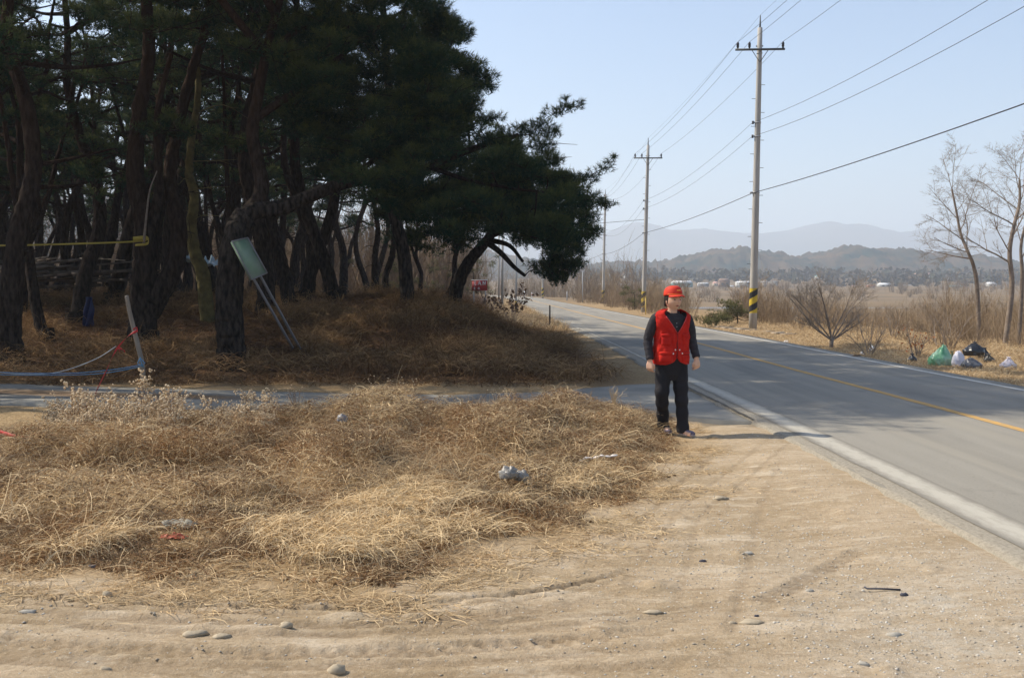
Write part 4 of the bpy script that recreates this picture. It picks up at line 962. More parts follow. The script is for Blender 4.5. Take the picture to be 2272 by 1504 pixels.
wire(2, .55, .0085, 'power wire on the insulators at the right ends of the crossarms')
wire('top', .35, .0045, 'hair-thin ground wire running from pole tip to pole tip')
wire('l1', .75, .0075, 'upper of the two thin low-voltage wires below the crossarms')
wire('l2', .75, .0075, 'lower of the two thin low-voltage wires below the crossarms')
wire('c', .28, .014, 'thick black communication cable, lowest of the overhead lines')
m = MB(); a = A2['c']+[0, 0, .9]; b = np.array([-14., 92, 6.2]); u = np.linspace(0, 1, 12)[:, None]; P = a*(1-u)+b*u; P[:, 2] -= (.8*u*(1-u)).ravel(); m.tube(P, .014, 4)
m.build('overhead_wire', M_wire, None, label='cable crossing the road level from the middle pole into the pines', cat='wire', group='overhead wires')
# slim posts left of the road
def slim(px, d, Hh, r, m_, label, band=None, name='post', cat='post', lean=0.):
    q = bp(px, d); e = empty(name, q, label=label, cat=cat)
    m = MB(); m.tube([[0, 0, -.3], [lean*Hh, 0, Hh]], [r, r*.75], 12); m.build('shaft', m_, e, True)
    m = MB(); m.sphere((lean*Hh, 0, Hh), (r*.76, r*.76, r*.4), 10, 6); m.build('cap', m_, e, True)
    if band: band_mesh(r*1.04, band[0], band[1], 1., 3, e, lean)
    return e
slim(1145, 60, 4.6, .055, M_galv, 'thin grey steel post with yellow and black stripes at its foot, left of the road', (.12, .85))
slim(1114, 84, 7.5, .10, M_conc, 'pale concrete post half hidden behind the brown-leaved shrub', lean=.01)
slim(1107, 96, 7.0, .09, M_conc, 'paler, slimmer post directly left of the concrete post behind the shrub')
slim(1060, 110, 7.0, .10, M_conc, 'grey post rising beyond the red sign')
slim(1293, 120, 3.6, .06, M_galv, 'thin leaning grey post in the scrub left of the third utility pole', lean=-.01)
slim(1433, 66, 1.05, .035, mat('marker_yellow', (.62, .42, .10), .6), 'short yellow marker rod at the foot of the middle utility pole', name='marker_rod', cat='marker rod')
slim(1258, 140, 1.2, .07, M_galv, 'short pale post in the dry grass beyond the third utility pole')
slim(1220, 44, .9, .04, mat('dark_wood', (.06, .045, .035), .9), 'short dark wooden post beside the left road edge')
M_wh = mat('white_paint', (.72, .72, .72), .6)
def delineator(px, d, h, lab, r=.06):
    e = empty('road_marker_post', bp(px, d), label=lab, cat='road marker')
    m = MB(); m.tube([[0, 0, -.1], [0, 0, h*.8], [0, 0, h*.95], [0, 0, h]], [r, r, r*.9, r*.4], 10); m.build('post', M_wh, e, True)
    m = MB(); m.tube([[0, 0, h*.62], [0, 0, h*.76]], r*1.08, 10); m.build('reflector', mat('reflector', (.5, .12, .04), .3), e, True)
delineator(1180, 160, 1.05, 'short pale road marker post at the bend, left of the farthest pole')
e = empty('road_sign', bp(1164, 150), label='small upright white sign on a thin post left of the bend', cat='sign')
m = MB(); m.tube([[0, 0, -.2], [0, 0, 1.2]], .03, 8); m.build('post', M_galv, e)
m = MB(); m.box((0, -.04, 1.0), (.22, .03, .55)); m.build('plate', M_wh, e)
# red sign with white lettering
M_red = mat('sign_red', (.34, .035, .04), .6, (.24, .03, .03), 3)
d = 52.; e = empty('red_sign', bp(1064, d), label='faded red sign with white letters standing behind the bank beyond the leaning pine', cat='sign')
z0 = 1.55-(645-640)/F*d-e.location.z; z1 = 1.55+(640-622)/F*d-e.location.z
w = 34/F*d; zc = (z0+z1)/2; hh = z1-z0
m = MB(); m.box((0, 0, zc), (w, .05, hh)); m.build('panel', M_red, e)
m = MB(); m.box((0, -.01, z1+.012), (w+.04, .08, .035)); m.build('top_rail', M_wh, e)
for x in (-w*.38, w*.38):
    m = MB(); m.tube([[x, .05, -.3], [x, .05, z1-.02]], .03, 8); m.build('leg', M_galv, e)
yy = -.032; s = hh*.36
def stroke(m, a, b, t=.03): m.box(((a[0]+b[0])/2, yy, (a[1]+b[1])/2), (math.hypot(b[0]-a[0], b[1]-a[1])+t*.6, .012, t), (lambda q: np.array([[math.cos(q), 0, -math.sin(q)], [0, 1, 0], [math.sin(q), 0, math.cos(q)]]))(math.atan2(b[1]-a[1], b[0]-a[0])))
def letter(name, x, zz, strokes, sc_=1.):
    m = MB()
    for a, b in strokes: stroke(m, (x+a[0]*s*sc_, zz+a[1]*s*sc_), (x+b[0]*s*sc_, zz+b[1]*s*sc_), .038*sc_)
    m.build(name, M_wh, e)
zu = zc+.02
letter('lettering', -w*.30, zu, [((0, 0), (0, 1)), ((-.25, 0), (.25, 0)), ((-.25, 1), (.25, 1))])
letter('lettering', 0, zu, [((-.4, 0), (0, 1)), ((0, 1), (.4, 0)), ((-.25, .35), (.25, .35))])
letter('lettering', w*.30, zu, [((-.3, 0), (-.3, 1)), ((-.3, 1), (.3, 0)), ((.3, 0), (.3, 1))])
letter('lettering', -w*.33, zc-hh*.36, [((-.2, 0), (.2, 0)), ((-.2, .4), (.2, .4)), ((0, 0), (0, .7))], .8)
letter('lettering', -w*.05, zc-hh*.38, [((-.3, .2), (.0, .7)), ((0, .7), (.3, .2)), ((-.3, .2), (.3, .2))], .8)

# ------------------------------------------------------------------ tilted green board leaning on the big pine
M_green = mat('faded_green_board', (.17, .26, .17), .7, (.235, .285, .235), 3.2, spec=.3)
M_alu = mat('weathered_aluminium', (.20, .20, .215), .55, spec=.4)
d = 19.75
f0, f1 = D(636, 748, 21.2), D(654, 752, 21.6)
c = [D(514, 536, d), D(549, 528, d+.28), D(592, 606, d+.28), D(558, 621, d)]
c = np.array(c); cc = c.mean(0); e = empty('notice_board', f0, label='faded green notice board on two steel legs, tilted back against the big pine', cat='notice board')
off = np.array(e.location)
U = (c[1]+c[2]-c[0]-c[3])/2; Vd = (c[3]+c[2]-c[0]-c[1])/2; nn = np.cross(U, Vd); nn /= np.linalg.norm(nn); nn = nn if nn[1] < 0 else -nn
def quadbox(m, c4, th):
    c4 = np.array(c4)-off; b4 = c4-nn*th; m.add(np.vstack([c4, b4]), None, [[0, 1, 2, 3], [7, 6, 5, 4], [0, 4, 5, 1], [1, 5, 6, 2], [2, 6, 7, 3], [3, 7, 4, 0]])
m = MB(); quadbox(m, c, .05); m.build('panel', M_green, e)
for i in range(4):
    m = MB(); a, b = c[i]-off+nn*.012, c[(i+1) % 4]-off+nn*.012; m.tube([a, b], .012, 6); m.build('frame', M_alu, e)
uu = U/np.linalg.norm(U)
for k, (f, foot) in enumerate(((.28, f0), (.72, f1))):
    m = MB(); top = c[0]+(c[1]-c[0])*f-nn*.075; bot = c[3]+(c[2]-c[3])*f-nn*.075; m.tube([top-off, bot-off, (foot-off)+[0, 0, 0], foot-off+(foot-bot)/np.linalg.norm(foot-bot)*.35], .026, 10); m.build('leg', M_alu, e, True)

# ------------------------------------------------------------------ stake, ropes and tapes at the lane
M_wood = mat('weathered_wood', (.20, .165, .13), .9, (.29, .24, .19), 9, .004, 40, stretch=(1, 1, .15))
M_blue = mat('blue_rope', (.10, .27, .45), .6); M_redt = mat('red_tape', (.55, .03, .03), .5); M_yt = mat('yellow_tape', (.36, .28, .05), .5); M_wrope = mat('white_rope', (.50, .50, .48), .7)
dS = 17.6
pts = np.array([D(281, 656, dS-.1), D(287, 690, dS-.05), D(297, 730, dS), D(308, 775, dS), D(316, 812, dS), D(317, 850, dS)]); b0 = pts[-1].copy()
m = MB(); m.tube(cr(pts-b0, 4), np.linspace(.034, .046, 21), 10); m.build('wooden_stake', M_wood, None, True, loc=b0, label='leaning weathered wooden stake at the lane edge in front of the forked pine', cat='stake')
def ribbon(pts, w, m, tw=0.0):
    P = cr(pts, 5); T = np.gradient(P, axis=0); n = len(P); a = np.linspace(0, tw, n)
    s = np.stack([0*a, np.sin(a)*.5, np.cos(a)], 1)*w/2; V = np.stack([P-s, P+s, P+s+[0, .004, 0], P-s+[0, .004, 0]], 1).reshape(-1, 3)
    i = np.arange(n-1)[:, None]*4; Q = np.concatenate([i+[0, 1, 5, 4], i+[2, 3, 7, 6], i+[1, 2, 6, 5], i+[3, 0, 4, 7]]); m.add(V, None, Q)
def ropes(name, lst, m_, label, cat, r=.012):
    m = MB()
    for P in lst: m.tube(cr(P, 6), r, 6)
    m.build(name, m_, None, True, label=label, cat=cat)
ropes('blue_rope', [[D(320, 808, dS-.06), D(250, 820, dS-.3), D(150, 828, dS-.7), D(0, 826, dS-1), D(-200, 815, dS-1.2)],
                    [D(318, 812, dS-.05), D(230, 828, dS-.3), D(130, 832, dS-.7), D(0, 831, dS-1), D(-200, 822, dS-1.2)],
                    [D(312, 792, dS-.05), D(306, 806, dS-.08), D(318, 812, dS-.06)], [D(322, 806, dS-.06), D(311, 795, dS-.06), D(318, 815, dS-.06)]], M_blue, 'light blue rope strung low from the stake towards the left', 'rope', .0065)
ropes('white_rope', [[D(258, 768, dS-.1), D(215, 795, dS-.3), D(150, 820, dS-.6), D(90, 830, dS-.8), D(0, 826, dS-1), D(-160, 800, dS-1.2)]], M_wrope, 'slack whitish cord hanging from the red tape near the stake', 'cord', .007)
m = MB(); ribbon([D(305, 733, dS-.05), D(285, 745, dS-.1), D(262, 770, dS-.15), D(250, 790, dS-.3), D(236, 822, dS-.7), D(222, 850, dS-1.6), D(205, 885, dS-3.2), D(178, 917, dS-5.2)], .045, m, 9)
ribbon([D(262, 770, dS-.16), D(272, 776, dS-.16), D(277, 780, dS-.14)], .04, m, 3); ribbon([D(262, 770, dS-.17), D(266, 783, dS-.17)], .04, m, 2)
m.tube(cr([D(296, 730, dS-.06), D(303, 727, dS+.02), D(304, 736, dS+.02), D(298, 739, dS-.05)], 4), .012, 5); m.build('red_tape', M_redt, None, label='twisted red warning tape tied to the stake and trailing down across the lane', cat='tape')
m = MB(); ribbon([G(88, 962, .05), G(60, 968, .05), G(30, 968, .06), G(-10, 955, .08)], .05, m, 4); ribbon([G(30, 967, .04), G(60, 972, .04), G(88, 969, .06)], .04, m, 2)
m.build('red_tape', M_redt, None, label='short scrap of red tape lying in the dry weeds at the left', cat='tape')
m = MB(); ribbon([D(325, 534, 23.1), D(280, 537, 22.6), D(200, 540, 22.2), D(100, 543, 21.9), D(0, 545, 21.6), D(-200, 546, 21.4)], .036, m, .5)
ribbon([D(295, 530, 23.15), D(325, 528, 23.15), D(328, 540, 23.12), D(300, 544, 23.12)], .09, m, 1); m.build('yellow_tape', M_yt, None, label='yellow warning tape stretched from the forked pine to the left', cat='tape')
m = MB(); m.tube(cr([D(319, 540, 23.05), D(323, 500, 23.0), D(327, 460, 23.0), D(333, 420, 23.05), D(348, 380, 23.1)], 5), np.linspace(.032, .012, 21), 6); m.build('dead_branch', M_dead, None, True, label='pale dead branch standing against the forked pine above the yellow tape', cat='branch')

# ------------------------------------------------------------------ lumber heap, sheets and drum inside the wood
rg2 = random.Random(12)
def plank(a, b, w, h, lab, group=None, mm=None, name='plank'):
    a = np.array(a); b = np.array(b); dv = b-a; L = np.linalg.norm(dv); x = dv/L; y = np.cross([0, 0, 1.], x); y /= np.linalg.norm(y); z = np.cross(x, y)
    m = MB(); R = np.stack([x, y, z], 1); n = 6
    for i in range(n): m.box(((i+.5)/n-.5)*L*x+np.array([0, 0, -.008*((i-n/2)**2)/4]), (L/n+.002, w, h), R)
    q = m.build(name, mm or M_wood, None, label=lab, cat='plank', group=group); q.location = [float(v) for v in (a+b)/2]
lg = 'weathered planks in the lumber heap'
for i in range(26):
    px = rg2.uniform(-60, 300); py = rg2.uniform(578, 628); dd = rg2.uniform(28.3, 31); a = D(px-rg2.uniform(60, 130), py+rg2.uniform(-8, 16), dd); b = D(px+rg2.uniform(60, 130), py+rg2.uniform(-12, 10), dd+rg2.uniform(-.6, .6))
    plank(a, b, rg2.uniform(.09, .2), rg2.uniform(.03, .09), 'dark weathered plank lying crosswise in the lumber heap behind the pines', lg, mat('old_wood%d' % i, (.07, .055, .045), .9, (.12, .095, .075), 6) if i < 3 else bpy.data.materials['old_wood%d' % (i % 3)])
plank(D(0, 594, 27.8), D(125, 572, 28), .16, .04, 'long pale plank slanting on top of the left end of the lumber heap', None, M_wood)
plank(D(30, 583, 27.6), D(105, 570, 27.8), .10, .05, 'short pale batten on top of the long slanting plank', None, M_wood)
plank(D(180, 572, 28), D(275, 577, 27.8), .14, .03, 'level grey plank at the right end of the lumber heap', None, M_wood)
def blob(name, c, r, m_, seed, label=None, cat=None, group=None, parent=None, amp=.25, fr=2.2, flat=True, nu=34, nv=22, top=None, ridge_=.0, loc=True, sm_=True):
    r = np.array(r, float)
    def fn(P):
        n = fbm(P[:, 0]*fr+P[:, 2]*1.3+seed, P[:, 1]*fr+seed*.7, seed, 4)-.5
        k = 1+amp*n*2
        if ridge_: k += ridge_*(np.abs(fbm(P[:, 0]*fr*2.2+seed, P[:, 2]*fr*2.2+P[:, 1], seed+9, 3)-.5)*-2+.2)
        Q = P*k[:, None]
        if top: s_ = np.clip((Q[:, 2]-.1)/.9, 0, 1); Q[:, 0] = Q[:, 0]*(1-(1-top[0])*s_)+top[1]*s_; Q[:, 1] *= 1-(1-top[0])*s_
        if flat: Q[:, 2] = np.maximum(Q[:, 2], -.45+.03*n)
        return Q
    m = MB(); m.sphere((0, 0, .45*r[2]), r, nu, nv, fn=fn)
    o = m.build(name, m_, parent, sm_, label=label, cat=cat, group=group); o.location = [float(v) for v in c]; return o
M_tarp = mat('blue_sheet', (.012, .022, .085), .6); M_lt = mat('pale_blue_sheet', (.35, .50, .62), .5, (.5, .6, .68), 3)
q = D(197, 640, 26.2); q[2] = terz(q[0], q[1])-.02
m = MB(); V = []
for i in range(13):
    z = 1.05*(1-i/12)
    for j in range(17): a = j/16; V.append((-.16-.12*(i/12)+(.34+.22*(i/12))*a+.02*math.sin(9*a+i), .06*math.sin(11*a+i*.6)-.10*(i/12), z))
V = np.array(V); Q = [[i*17+j, i*17+j+1, (i+1)*17+j+1, (i+1)*17+j] for i in range(12) for j in range(16)]
o = obj('blue_sheet', V, [np.array(Q)], M_tarp, label='dark blue plastic sheet hanging at the foot of a pine by the lumber heap', cat='plastic sheet', loc=q, smooth=True); md = o.modifiers.new('s', 'SOLIDIFY'); md.thickness = .01; o.scale = (.55, .7, .7)
def crumple(name, c, w, dd, h, m_, seed, lab, cat, n=22, group=None):
    u, v = np.meshgrid(np.linspace(-1, 1, n), np.linspace(-1, 1, n)); f = fbm(u*2.2+seed, v*2.2, seed, 4); r = np.clip(1-(u**2+v**2)**1.2*.5, 0, 1)
    Z = h*np.clip((f-.32)*2.2, 0, 1.2)*r*(.7+.5*fbm(u*6+seed, v*6, seed+4, 2)); X_ = u*w/2*(1+.35*(fbm(v*2+seed, u*0, seed+1)-.5)); Y_ = v*dd/2*(1+.35*(fbm(u*2, v*0+seed, seed+2)-.5))
    i = np.arange(n-1)[:, None]*n+np.arange(n-1)[None]; o = obj(name, np.stack([X_, Y_, np.maximum(Z, .004)], -1).reshape(-1, 3), [np.stack([i, i+1, i+n+1, i+n], -1).reshape(-1, 4)], m_, loc=c, smooth=True, label=lab, cat=cat, group=group)
    md = o.modifiers.new('s', 'SOLIDIFY'); md.thickness = .004; return o
q = D(418, 575, 33); q[2] -= .1; crumple('pale_blue_sheet', q, .75, .8, .35, M_lt, 3, 'pale blue plastic sheet on the ground between the forked and the mossy pine', 'plastic sheet')
q = D(466, 585, 33); q[2] -= .1; crumple('pale_blue_sheet', q, .45, .8, .4, M_lt, 6, 'piece of pale blue sheet visible right of the mossy pine', 'plastic sheet')

# ------------------------------------------------------------------ rubbish on the far verge
M_bkbag = mat('black_bag', (.018, .019, .022), .28, spec=.6); M_grbag = mat('green_bag', (.14, .40, .22), .3, (.50, .68, .55), 3.5, spec=.6, trans=.3)
M_whbag = mat('white_sack', (.70, .70, .78), .5, (.62, .62, .72), 4, trans=.15); M_pkbag = mat('pinkish_bag', (.66, .60, .66), .4, (.74, .70, .72), 4, trans=.2); M_knot = M_bkbag
def bag(px, py, w, h, m_, seed, lab, top=(.35, 0), knot=True, dd=None, dy=0, sy=.8, group='rubbish bags on the verge', rz=0):
    d = dd or CAM_H*F/(py-HORIZON); q = D(px, py, d+dy); q[2] = terz(q[0], q[1])-.01; s = (d+dy)/F
    e = empty('rubbish_bag', q, rz, label=lab, cat='rubbish bag', group=group)
    blob('sack', (0, 0, 0), (w*s/2, w*s/2*sy, h*s/1.42), m_, seed, parent=e, amp=.26, ridge_=.30, top=top, nu=44, nv=30, fr=2.8)
    if knot:
        m = MB(); z = h*s*.98; x = top[1]*w*s/2
        m.tube([[x, 0, z-.05], [x, 0, z], [x+.02, 0, z+.03]], [.022, .012, .008], 8)
        for a in range(5): m.tube([[x, 0, z], [x+.045*math.cos(a*1.3), .045*math.sin(a*1.3), z+.03]], [.006, .010], 5)
        m.build('knot', m_, e, True)
    return e
bag(2024, 793, 21, 15, M_bkbag, 2, 'small black rubbish bag lying alone left of the others')
bag(2085, 802, 50, 43, M_grbag, 4, 'big translucent green rubbish bag', (.45, .35))
bag(2112, 798, 14, 22, mat('olive_bag', (.10, .12, .06), .4), 5, 'small olive bag squeezed between the green bag and the white sack', dy=.25)
bag(2126, 804, 26, 34, M_whbag, 6, 'white plastic sack standing upright beside the green bag', (.85, 0), False)
bag(2160, 796, 46, 28, M_bkbag, 7, 'large shiny black bag on top of the black bag pile', (.55, .1), dy=.35).location.z += .12
bag(2154, 808, 46, 22, mat('grey_black_bag', (.06, .062, .07), .3, (.16, .16, .17), 6, spec=.6), 8, 'flattened black bag with pale creases in front of the pile', (.6, -.1), False)
bag(2184, 795, 26, 26, M_bkbag, 9, 'round black bag at the back of the pile', dy=.5)
bag(2196, 799, 24, 17, mat('dark_patterned_bag', (.03, .032, .03), .35, (.12, .10, .08), 9), 10, 'small dark bag with brown patches at the right end of the pile', (.5, -.2))
bag(2237, 808, 33, 23, M_pkbag, 11, 'crumpled pinkish white bag apart at the far right', (.3, .05))
def litter(px, py, w, dd, h, m_, seed, lab, z=None, name='plastic_scrap', cat='litter'):
    q = G(px, py, -.05); q[2] = terz(q[0], q[1]) if z is None else z; return crumple(name, q, w, dd, h, m_, seed, lab, cat, 20)
M_ws = mat('white_scrap', (.70, .68, .66), .5)
litter(1935, 776, .14, .14, .16, M_ws, 21, 'white cup-like scrap on the far verge left of the small black bag')
litter(1913, 783, .10, .10, .08, M_ws, 22, 'tiny pale scrap next to the white cup-like scrap')
litter(1744, 756, .14, .1, .06, M_ws, 23, 'small white scrap on the verge below the spreading bush')
litter(1547, 728, .22, .2, .10, M_ws, 24, 'white scrap at the far road edge just right of the person')
litter(1584, 737, .26, .2, .08, M_ws, 25, 'flat white scrap on the verge between the person and the nearest pole')
q = G(1900, 790, 0); blob('dirt_clod', (q[0], q[1], terz(q[0], q[1])-.03), (.16, .12, .10), mat('dark_clod', (.07, .045, .03), .95), 5, 'small dark clod of earth on the far road edge', 'clod')
slab = MB(); a = bp(1590, 44.5); b = bp(1760, 37.5); 
for i in range(9):
    u = (i+.5)/9; c_ = a*(1-u)+b*u; slab.box((c_[0]+.02*(i % 3), c_[1]+.05*(i % 2), c_[2]+.0), ((b[0]-a[0])/9+.12, .4+.1*(i % 3), .12-.02*(i % 3)), Matrix.Rotation(-.95, 3, 'Z'))
slab.build('concrete_kerb', mat('pale_rubble', (.40, .34, .27), .95, (.28, .22, .16), 5, .01, 25), None, label='broken low strip of pale concrete running behind the nearest utility pole', cat='kerb')

# ------------------------------------------------------------------ litter in the foreground
M_clear = mat('clear_plastic', (.42, .40, .37), .4, (.24, .22, .19), 8, spec=.7, trans=.3)
def onhump(px, py, dz=0):
    q = G(px, py, .02)
    for _ in range(3): q = G(px, py, terz(q[0], q[1])+float(hump(np.array([q[0]]), np.array([q[1]]))[0])*.75+dz)
    return q
def wad(q, w, dd, h, m_, seed, lab): return blob('plastic_bag', q, (w/2, dd/2, h/1.4), m_, seed, lab, 'plastic bag', amp=.35, ridge_=.5, fr=2.6, nu=30, nv=20)
q = onhump(1129, 1060); wad(q, .14, .12, .085, M_clear, 31, 'clear crumpled plastic bag lying in the weeds')
q = onhump(1157, 1064); wad(q, .12, .11, .07, M_clear, 33, 'smaller wad of clear plastic right beside the crumpled bag')
q = onhump(1328, 1021, .03); m = MB(); P = np.array([[-.17, -.10, .0], [-.11, -.05, .03], [-.05, -.02, .02], [.02, .03, .035], [.09, .05, .025], [.17, .11, .03]]); k = cr(P, 5)
m.tube(k, .020+.008*np.sin(np.arange(len(k))*1.7), 8, flat=.45); m.build('white_rag', mat('white_rag', (.78, .72, .66), .7), None, True, loc=q, label='twisted strip of white rag on the weeds left of the person', cat='rag')
q = onhump(400, 1165); crumple('grey_foil', q, .22, .17, .06, mat('grey_foil', (.30, .28, .23), .6, (.22, .2, .15), 6), 35, 'greyish dusty sheet of plastic half buried in the front of the weeds', 'plastic sheet')
q = onhump(385, 1192); crumple('red_wrapper', q, .16, .08, .03, mat('dull_red', (.35, .08, .04), .6), 37, 'dull red wrapper under the greyish sheet in the weeds', 'wrapper')
q = onhump(760, 935); wad(q, .11, .1, .07, mat('bluish_plastic', (.26, .26, .27), .4, trans=.1), 39, 'small bluish plastic bag among the weeds close to the lane')

# stones
M_st = mat('pale_stone', (.42, .35, .25), .9, (.30, .245, .17), 25, .002, 60); M_gs = mat('grey_stone', (.33, .30, .25), .9, (.42, .39, .33), 20); M_ds = mat('dark_stone', (.06, .06, .075), .8)
ST = [(430, 1408, 60, 16, M_st, 'long flat pale stone in the tyre-marked dirt at the left front'), (492, 1413, 42, 12, M_st, 'thin flat stone just right of the long pale stone'), (636, 1392, 30, 18, M_st, 'squarish pale chip standing between two tyre tracks'),
      (615, 1343, 38, 13, M_st, 'white angular chip on the upper tyre track'), (748, 1483, 44, 27, M_st, 'round cream stone at the bottom edge of the view'), (236, 1480, 36, 16, M_st, 'pale lumpy stone low at the left bottom'),
      (236, 1321, 24, 15, M_st, 'small white stone beside the start of the upper tyre track'), (62, 1357, 40, 10, M_gs, 'flat grey stone at the left edge between the tracks'), (85, 1327, 22, 8, M_st, 'flat whitish flake at the far left on the upper track'),
      (1448, 1358, 46, 9, M_st, 'flat tan stone lying alone in the middle of the yard'), (1672, 1379, 62, 10, M_st, 'long white flat stone in the right half of the yard'), (1624, 1379, 24, 8, M_st, 'short pale stone left of the long white one'),
      (2005, 1328, 22, 11, M_ds, 'small dark blue-black stone in the right part of the yard'), (1678, 1367, 12, 7, M_ds, 'black pebble above the long white flat stone'), (1560, 1245, 18, 8, M_ds, 'dark little stone in the middle of the dirt'), (1275, 1414, 26, 7, M_gs, 'thin grey flake near the bottom centre'),
      (1655, 1229, 36, 7, M_gs, 'flat light grey stone level with the bend of the tracks'), (1600, 1109, 34, 9, M_st, 'cluster-like white chip in the dirt right of the weeds'), (1985, 1410, 34, 12, M_gs, 'grey stone in the gravel towards the bottom right'), (1915, 1476, 30, 12, M_gs, 'blue-grey stone near the bottom right corner'),
      (210, 1262, 30, 9, M_ds, 'dark flat lump at the front edge of the weeds on the left'), (1796, 1309, 20, 8, M_gs, 'light grey pebble in front of the iron hook')]
for i, (px, py, w, h, m_, lab) in enumerate(ST):
    q = G(px, py+h*.3, -.09); d = q[1]; z = float(ter(np.array([q[0]]), np.array([q[1]]), True)[0]); s = d/F
    dep = min(w*.8, max(w*.5, h*1.2))
    blob('stone', (q[0], q[1], z-.003-h*s*.1), (w*s/2, dep*s/2, h*s*.6), m_, i+50, lab, 'stone', nu=9, nv=6, amp=.6, fr=1.9, sm_=False)
m = MB(); q = G(1955, 1308, -.07); m.tube([[-.08, .03, .012], [-.075, .0, .012], [.0, -.002, .012], [.10, -.012, .01]], .005, 6); m.build('iron_rod', M_ds, None, True, loc=(q[0], q[1], -.075), label='short bent dark wire lying on the gravelly dirt', cat='wire scrap')
# loose gravel
rng = np.random.default_rng(5)
def icos(n_, P, S, rng):
    base = np.array([[1, 0, 0], [-1, 0, 0], [0, 1, 0], [0, -1, 0], [0, 0, 1], [0, 0, -1]], float); F_ = np.array([[0, 2, 4], [2, 1, 4], [1, 3, 4], [3, 0, 4], [2, 0, 5], [1, 2, 5], [3, 1, 5], [0, 3, 5]])
    V = base[None]*S[:, None, None]*(.6+.7*rng.random((n_, 6, 1)))*np.array([1, .8, .45]); a = rng.random(n_)*6.28; ca, sa = np.cos(a), np.sin(a)
    X_ = V[..., 0]*ca[:, None]-V[..., 1]*sa[:, None]; Y_ = V[..., 0]*sa[:, None]+V[..., 1]*ca[:, None]; V = np.stack([X_, Y_, V[..., 2]], -1)+P[:, None]
    return V.reshape(-1, 3), (F_[None]+np.arange(n_)[:, None, None]*6).reshape(-1, 3)
def gk(x, y): return (polyd(x, y, WEED) > .0)*(rdist(x, y) < -2.85)*(.12+.9*sst(.3, 2.2, x)*sst(8, 4.5, y)+.25*sst(.55, .7, fbm(x*2, y*2, 150, 3)))
q = scatter(26000, -3.6, 3.4, 3.7, 11.5, rng, gk); P = np.column_stack([q, ter(q[:, 0], q[:, 1], True)]); S = .002+.011*rng.random(len(q))**6
V, T_ = icos(len(q), P, S, rng)
obj('gravel', V, [T_], mat('gravel_grit', (.27, .22, .155), .9, tint2=(.56, .53, .47)), tint=np.repeat(rng.random(len(q)), 6), kind='stuff', label='loose grit and small gravel scattered over the dirt yard', cat='gravel')

# ------------------------------------------------------------------ dried seed-head weeds
M_pod = mat('seed_pods', (.85, .70, .48), .8, (.62, .46, .28), 30, trans=.2); M_stem = mat('dry_stem', (.26, .17, .10), .9)
def podplant(seed, Hh, spread, nb, pods, ps, arch=.4):
    r = random.Random(seed); st = MB(); pd = MB(); tips = []
    k = max(2, nb//6)
    for s_ in range(k):
        a = r.random()*6.28; tx, ty = math.cos(a)*spread*r.uniform(.1, .6), math.sin(a)*spread*r.uniform(.1, .6)
        main = cr([[0, 0, -.04], [tx*.35, ty*.35, Hh*.4], [tx*.8, ty*.8, Hh*.75], [tx, ty, Hh*r.uniform(.75, 1)]], 4); st.tube(main, np.linspace(.0035, .0015, len(main)), 4, cap=False)
        for i in range(nb//k+2):
            p = main[r.randrange(3, len(main))]; b = r.random()*6.28; l = spread*r.uniform(.15, .5); e = p+np.array([math.cos(b)*l, math.sin(b)*l, l*r.uniform(.1, .9)]); st.tube([p, (p+e)/2+[0, 0, l*.1], e], [.002, .0015, .001], 3, cap=False)
            for q in range(pods): f = r.uniform(.35, 1.05); tips.append(p+(e-p)*f+np.array([r.gauss(0, 1), r.gauss(0, 1), r.gauss(0, 1)])*.012)
    for c in tips: pd.sphere(c, ps*r.uniform(.55, 1.1), 6, 4)
    return st.data('stems', M_stem, True), pd.data('seed_pods', M_pod, True)
PV = [podplant(1, .36, .20, 18, 5, .0105), podplant(2, .28, .24, 22, 5, .010), podplant(3, .44, .16, 18, 5, .0105), podplant(4, .26, .28, 20, 4, .0095)]
PT = podplant(9, .74, .16, 30, 5, .0115)
def pp(pv, loc, rz, s, lab, group=None):
    e = empty('seed_head_weed', loc, rz, label=lab, cat='weed', group=group); e.scale = (s,)*3
    for nm, dt in (('stems', pv[0]), ('seed_pods', pv[1])): o = bpy.data.objects.new(nm, dt); link(o); o.parent = e
def gg(px, py, z=-.03):
    q = G(px, py, z); q[2] = terz(q[0], q[1])+float(hump(np.array([q[0]]), np.array([q[1]]))[0])*.5; return q
pp(PT, gg(325, 985), 1.0, 1.0, 'tallest seed-head weed of all, standing up against the lane at the left')
pp(PV[2], gg(150, 985), .3, .85, 'round bushy seed-head weed at the far left in front of the dark ditch')
pp(PV[2], gg(235, 990), 2.3, .8, 'narrow seed-head weed between the tallest one and the bushy one at the left')
rg3 = random.Random(8)
for i in range(60):
    px = rg3.uniform(80, 640) if i % 3 else rg3.uniform(90, 420); q = gg(px, rg3.uniform(950, 1000)); pp(PV[rg3.randrange(4)], q, rg3.random()*6.28, rg3.uniform(.75, 1.3)*(1.15 if px < 430 else .8), 'low seed-head weed in the pale clump along the lane side of the weed bed', 'seed-head weeds')
M_reed = mat('pale_reed', (.42, .32, .20), .8)
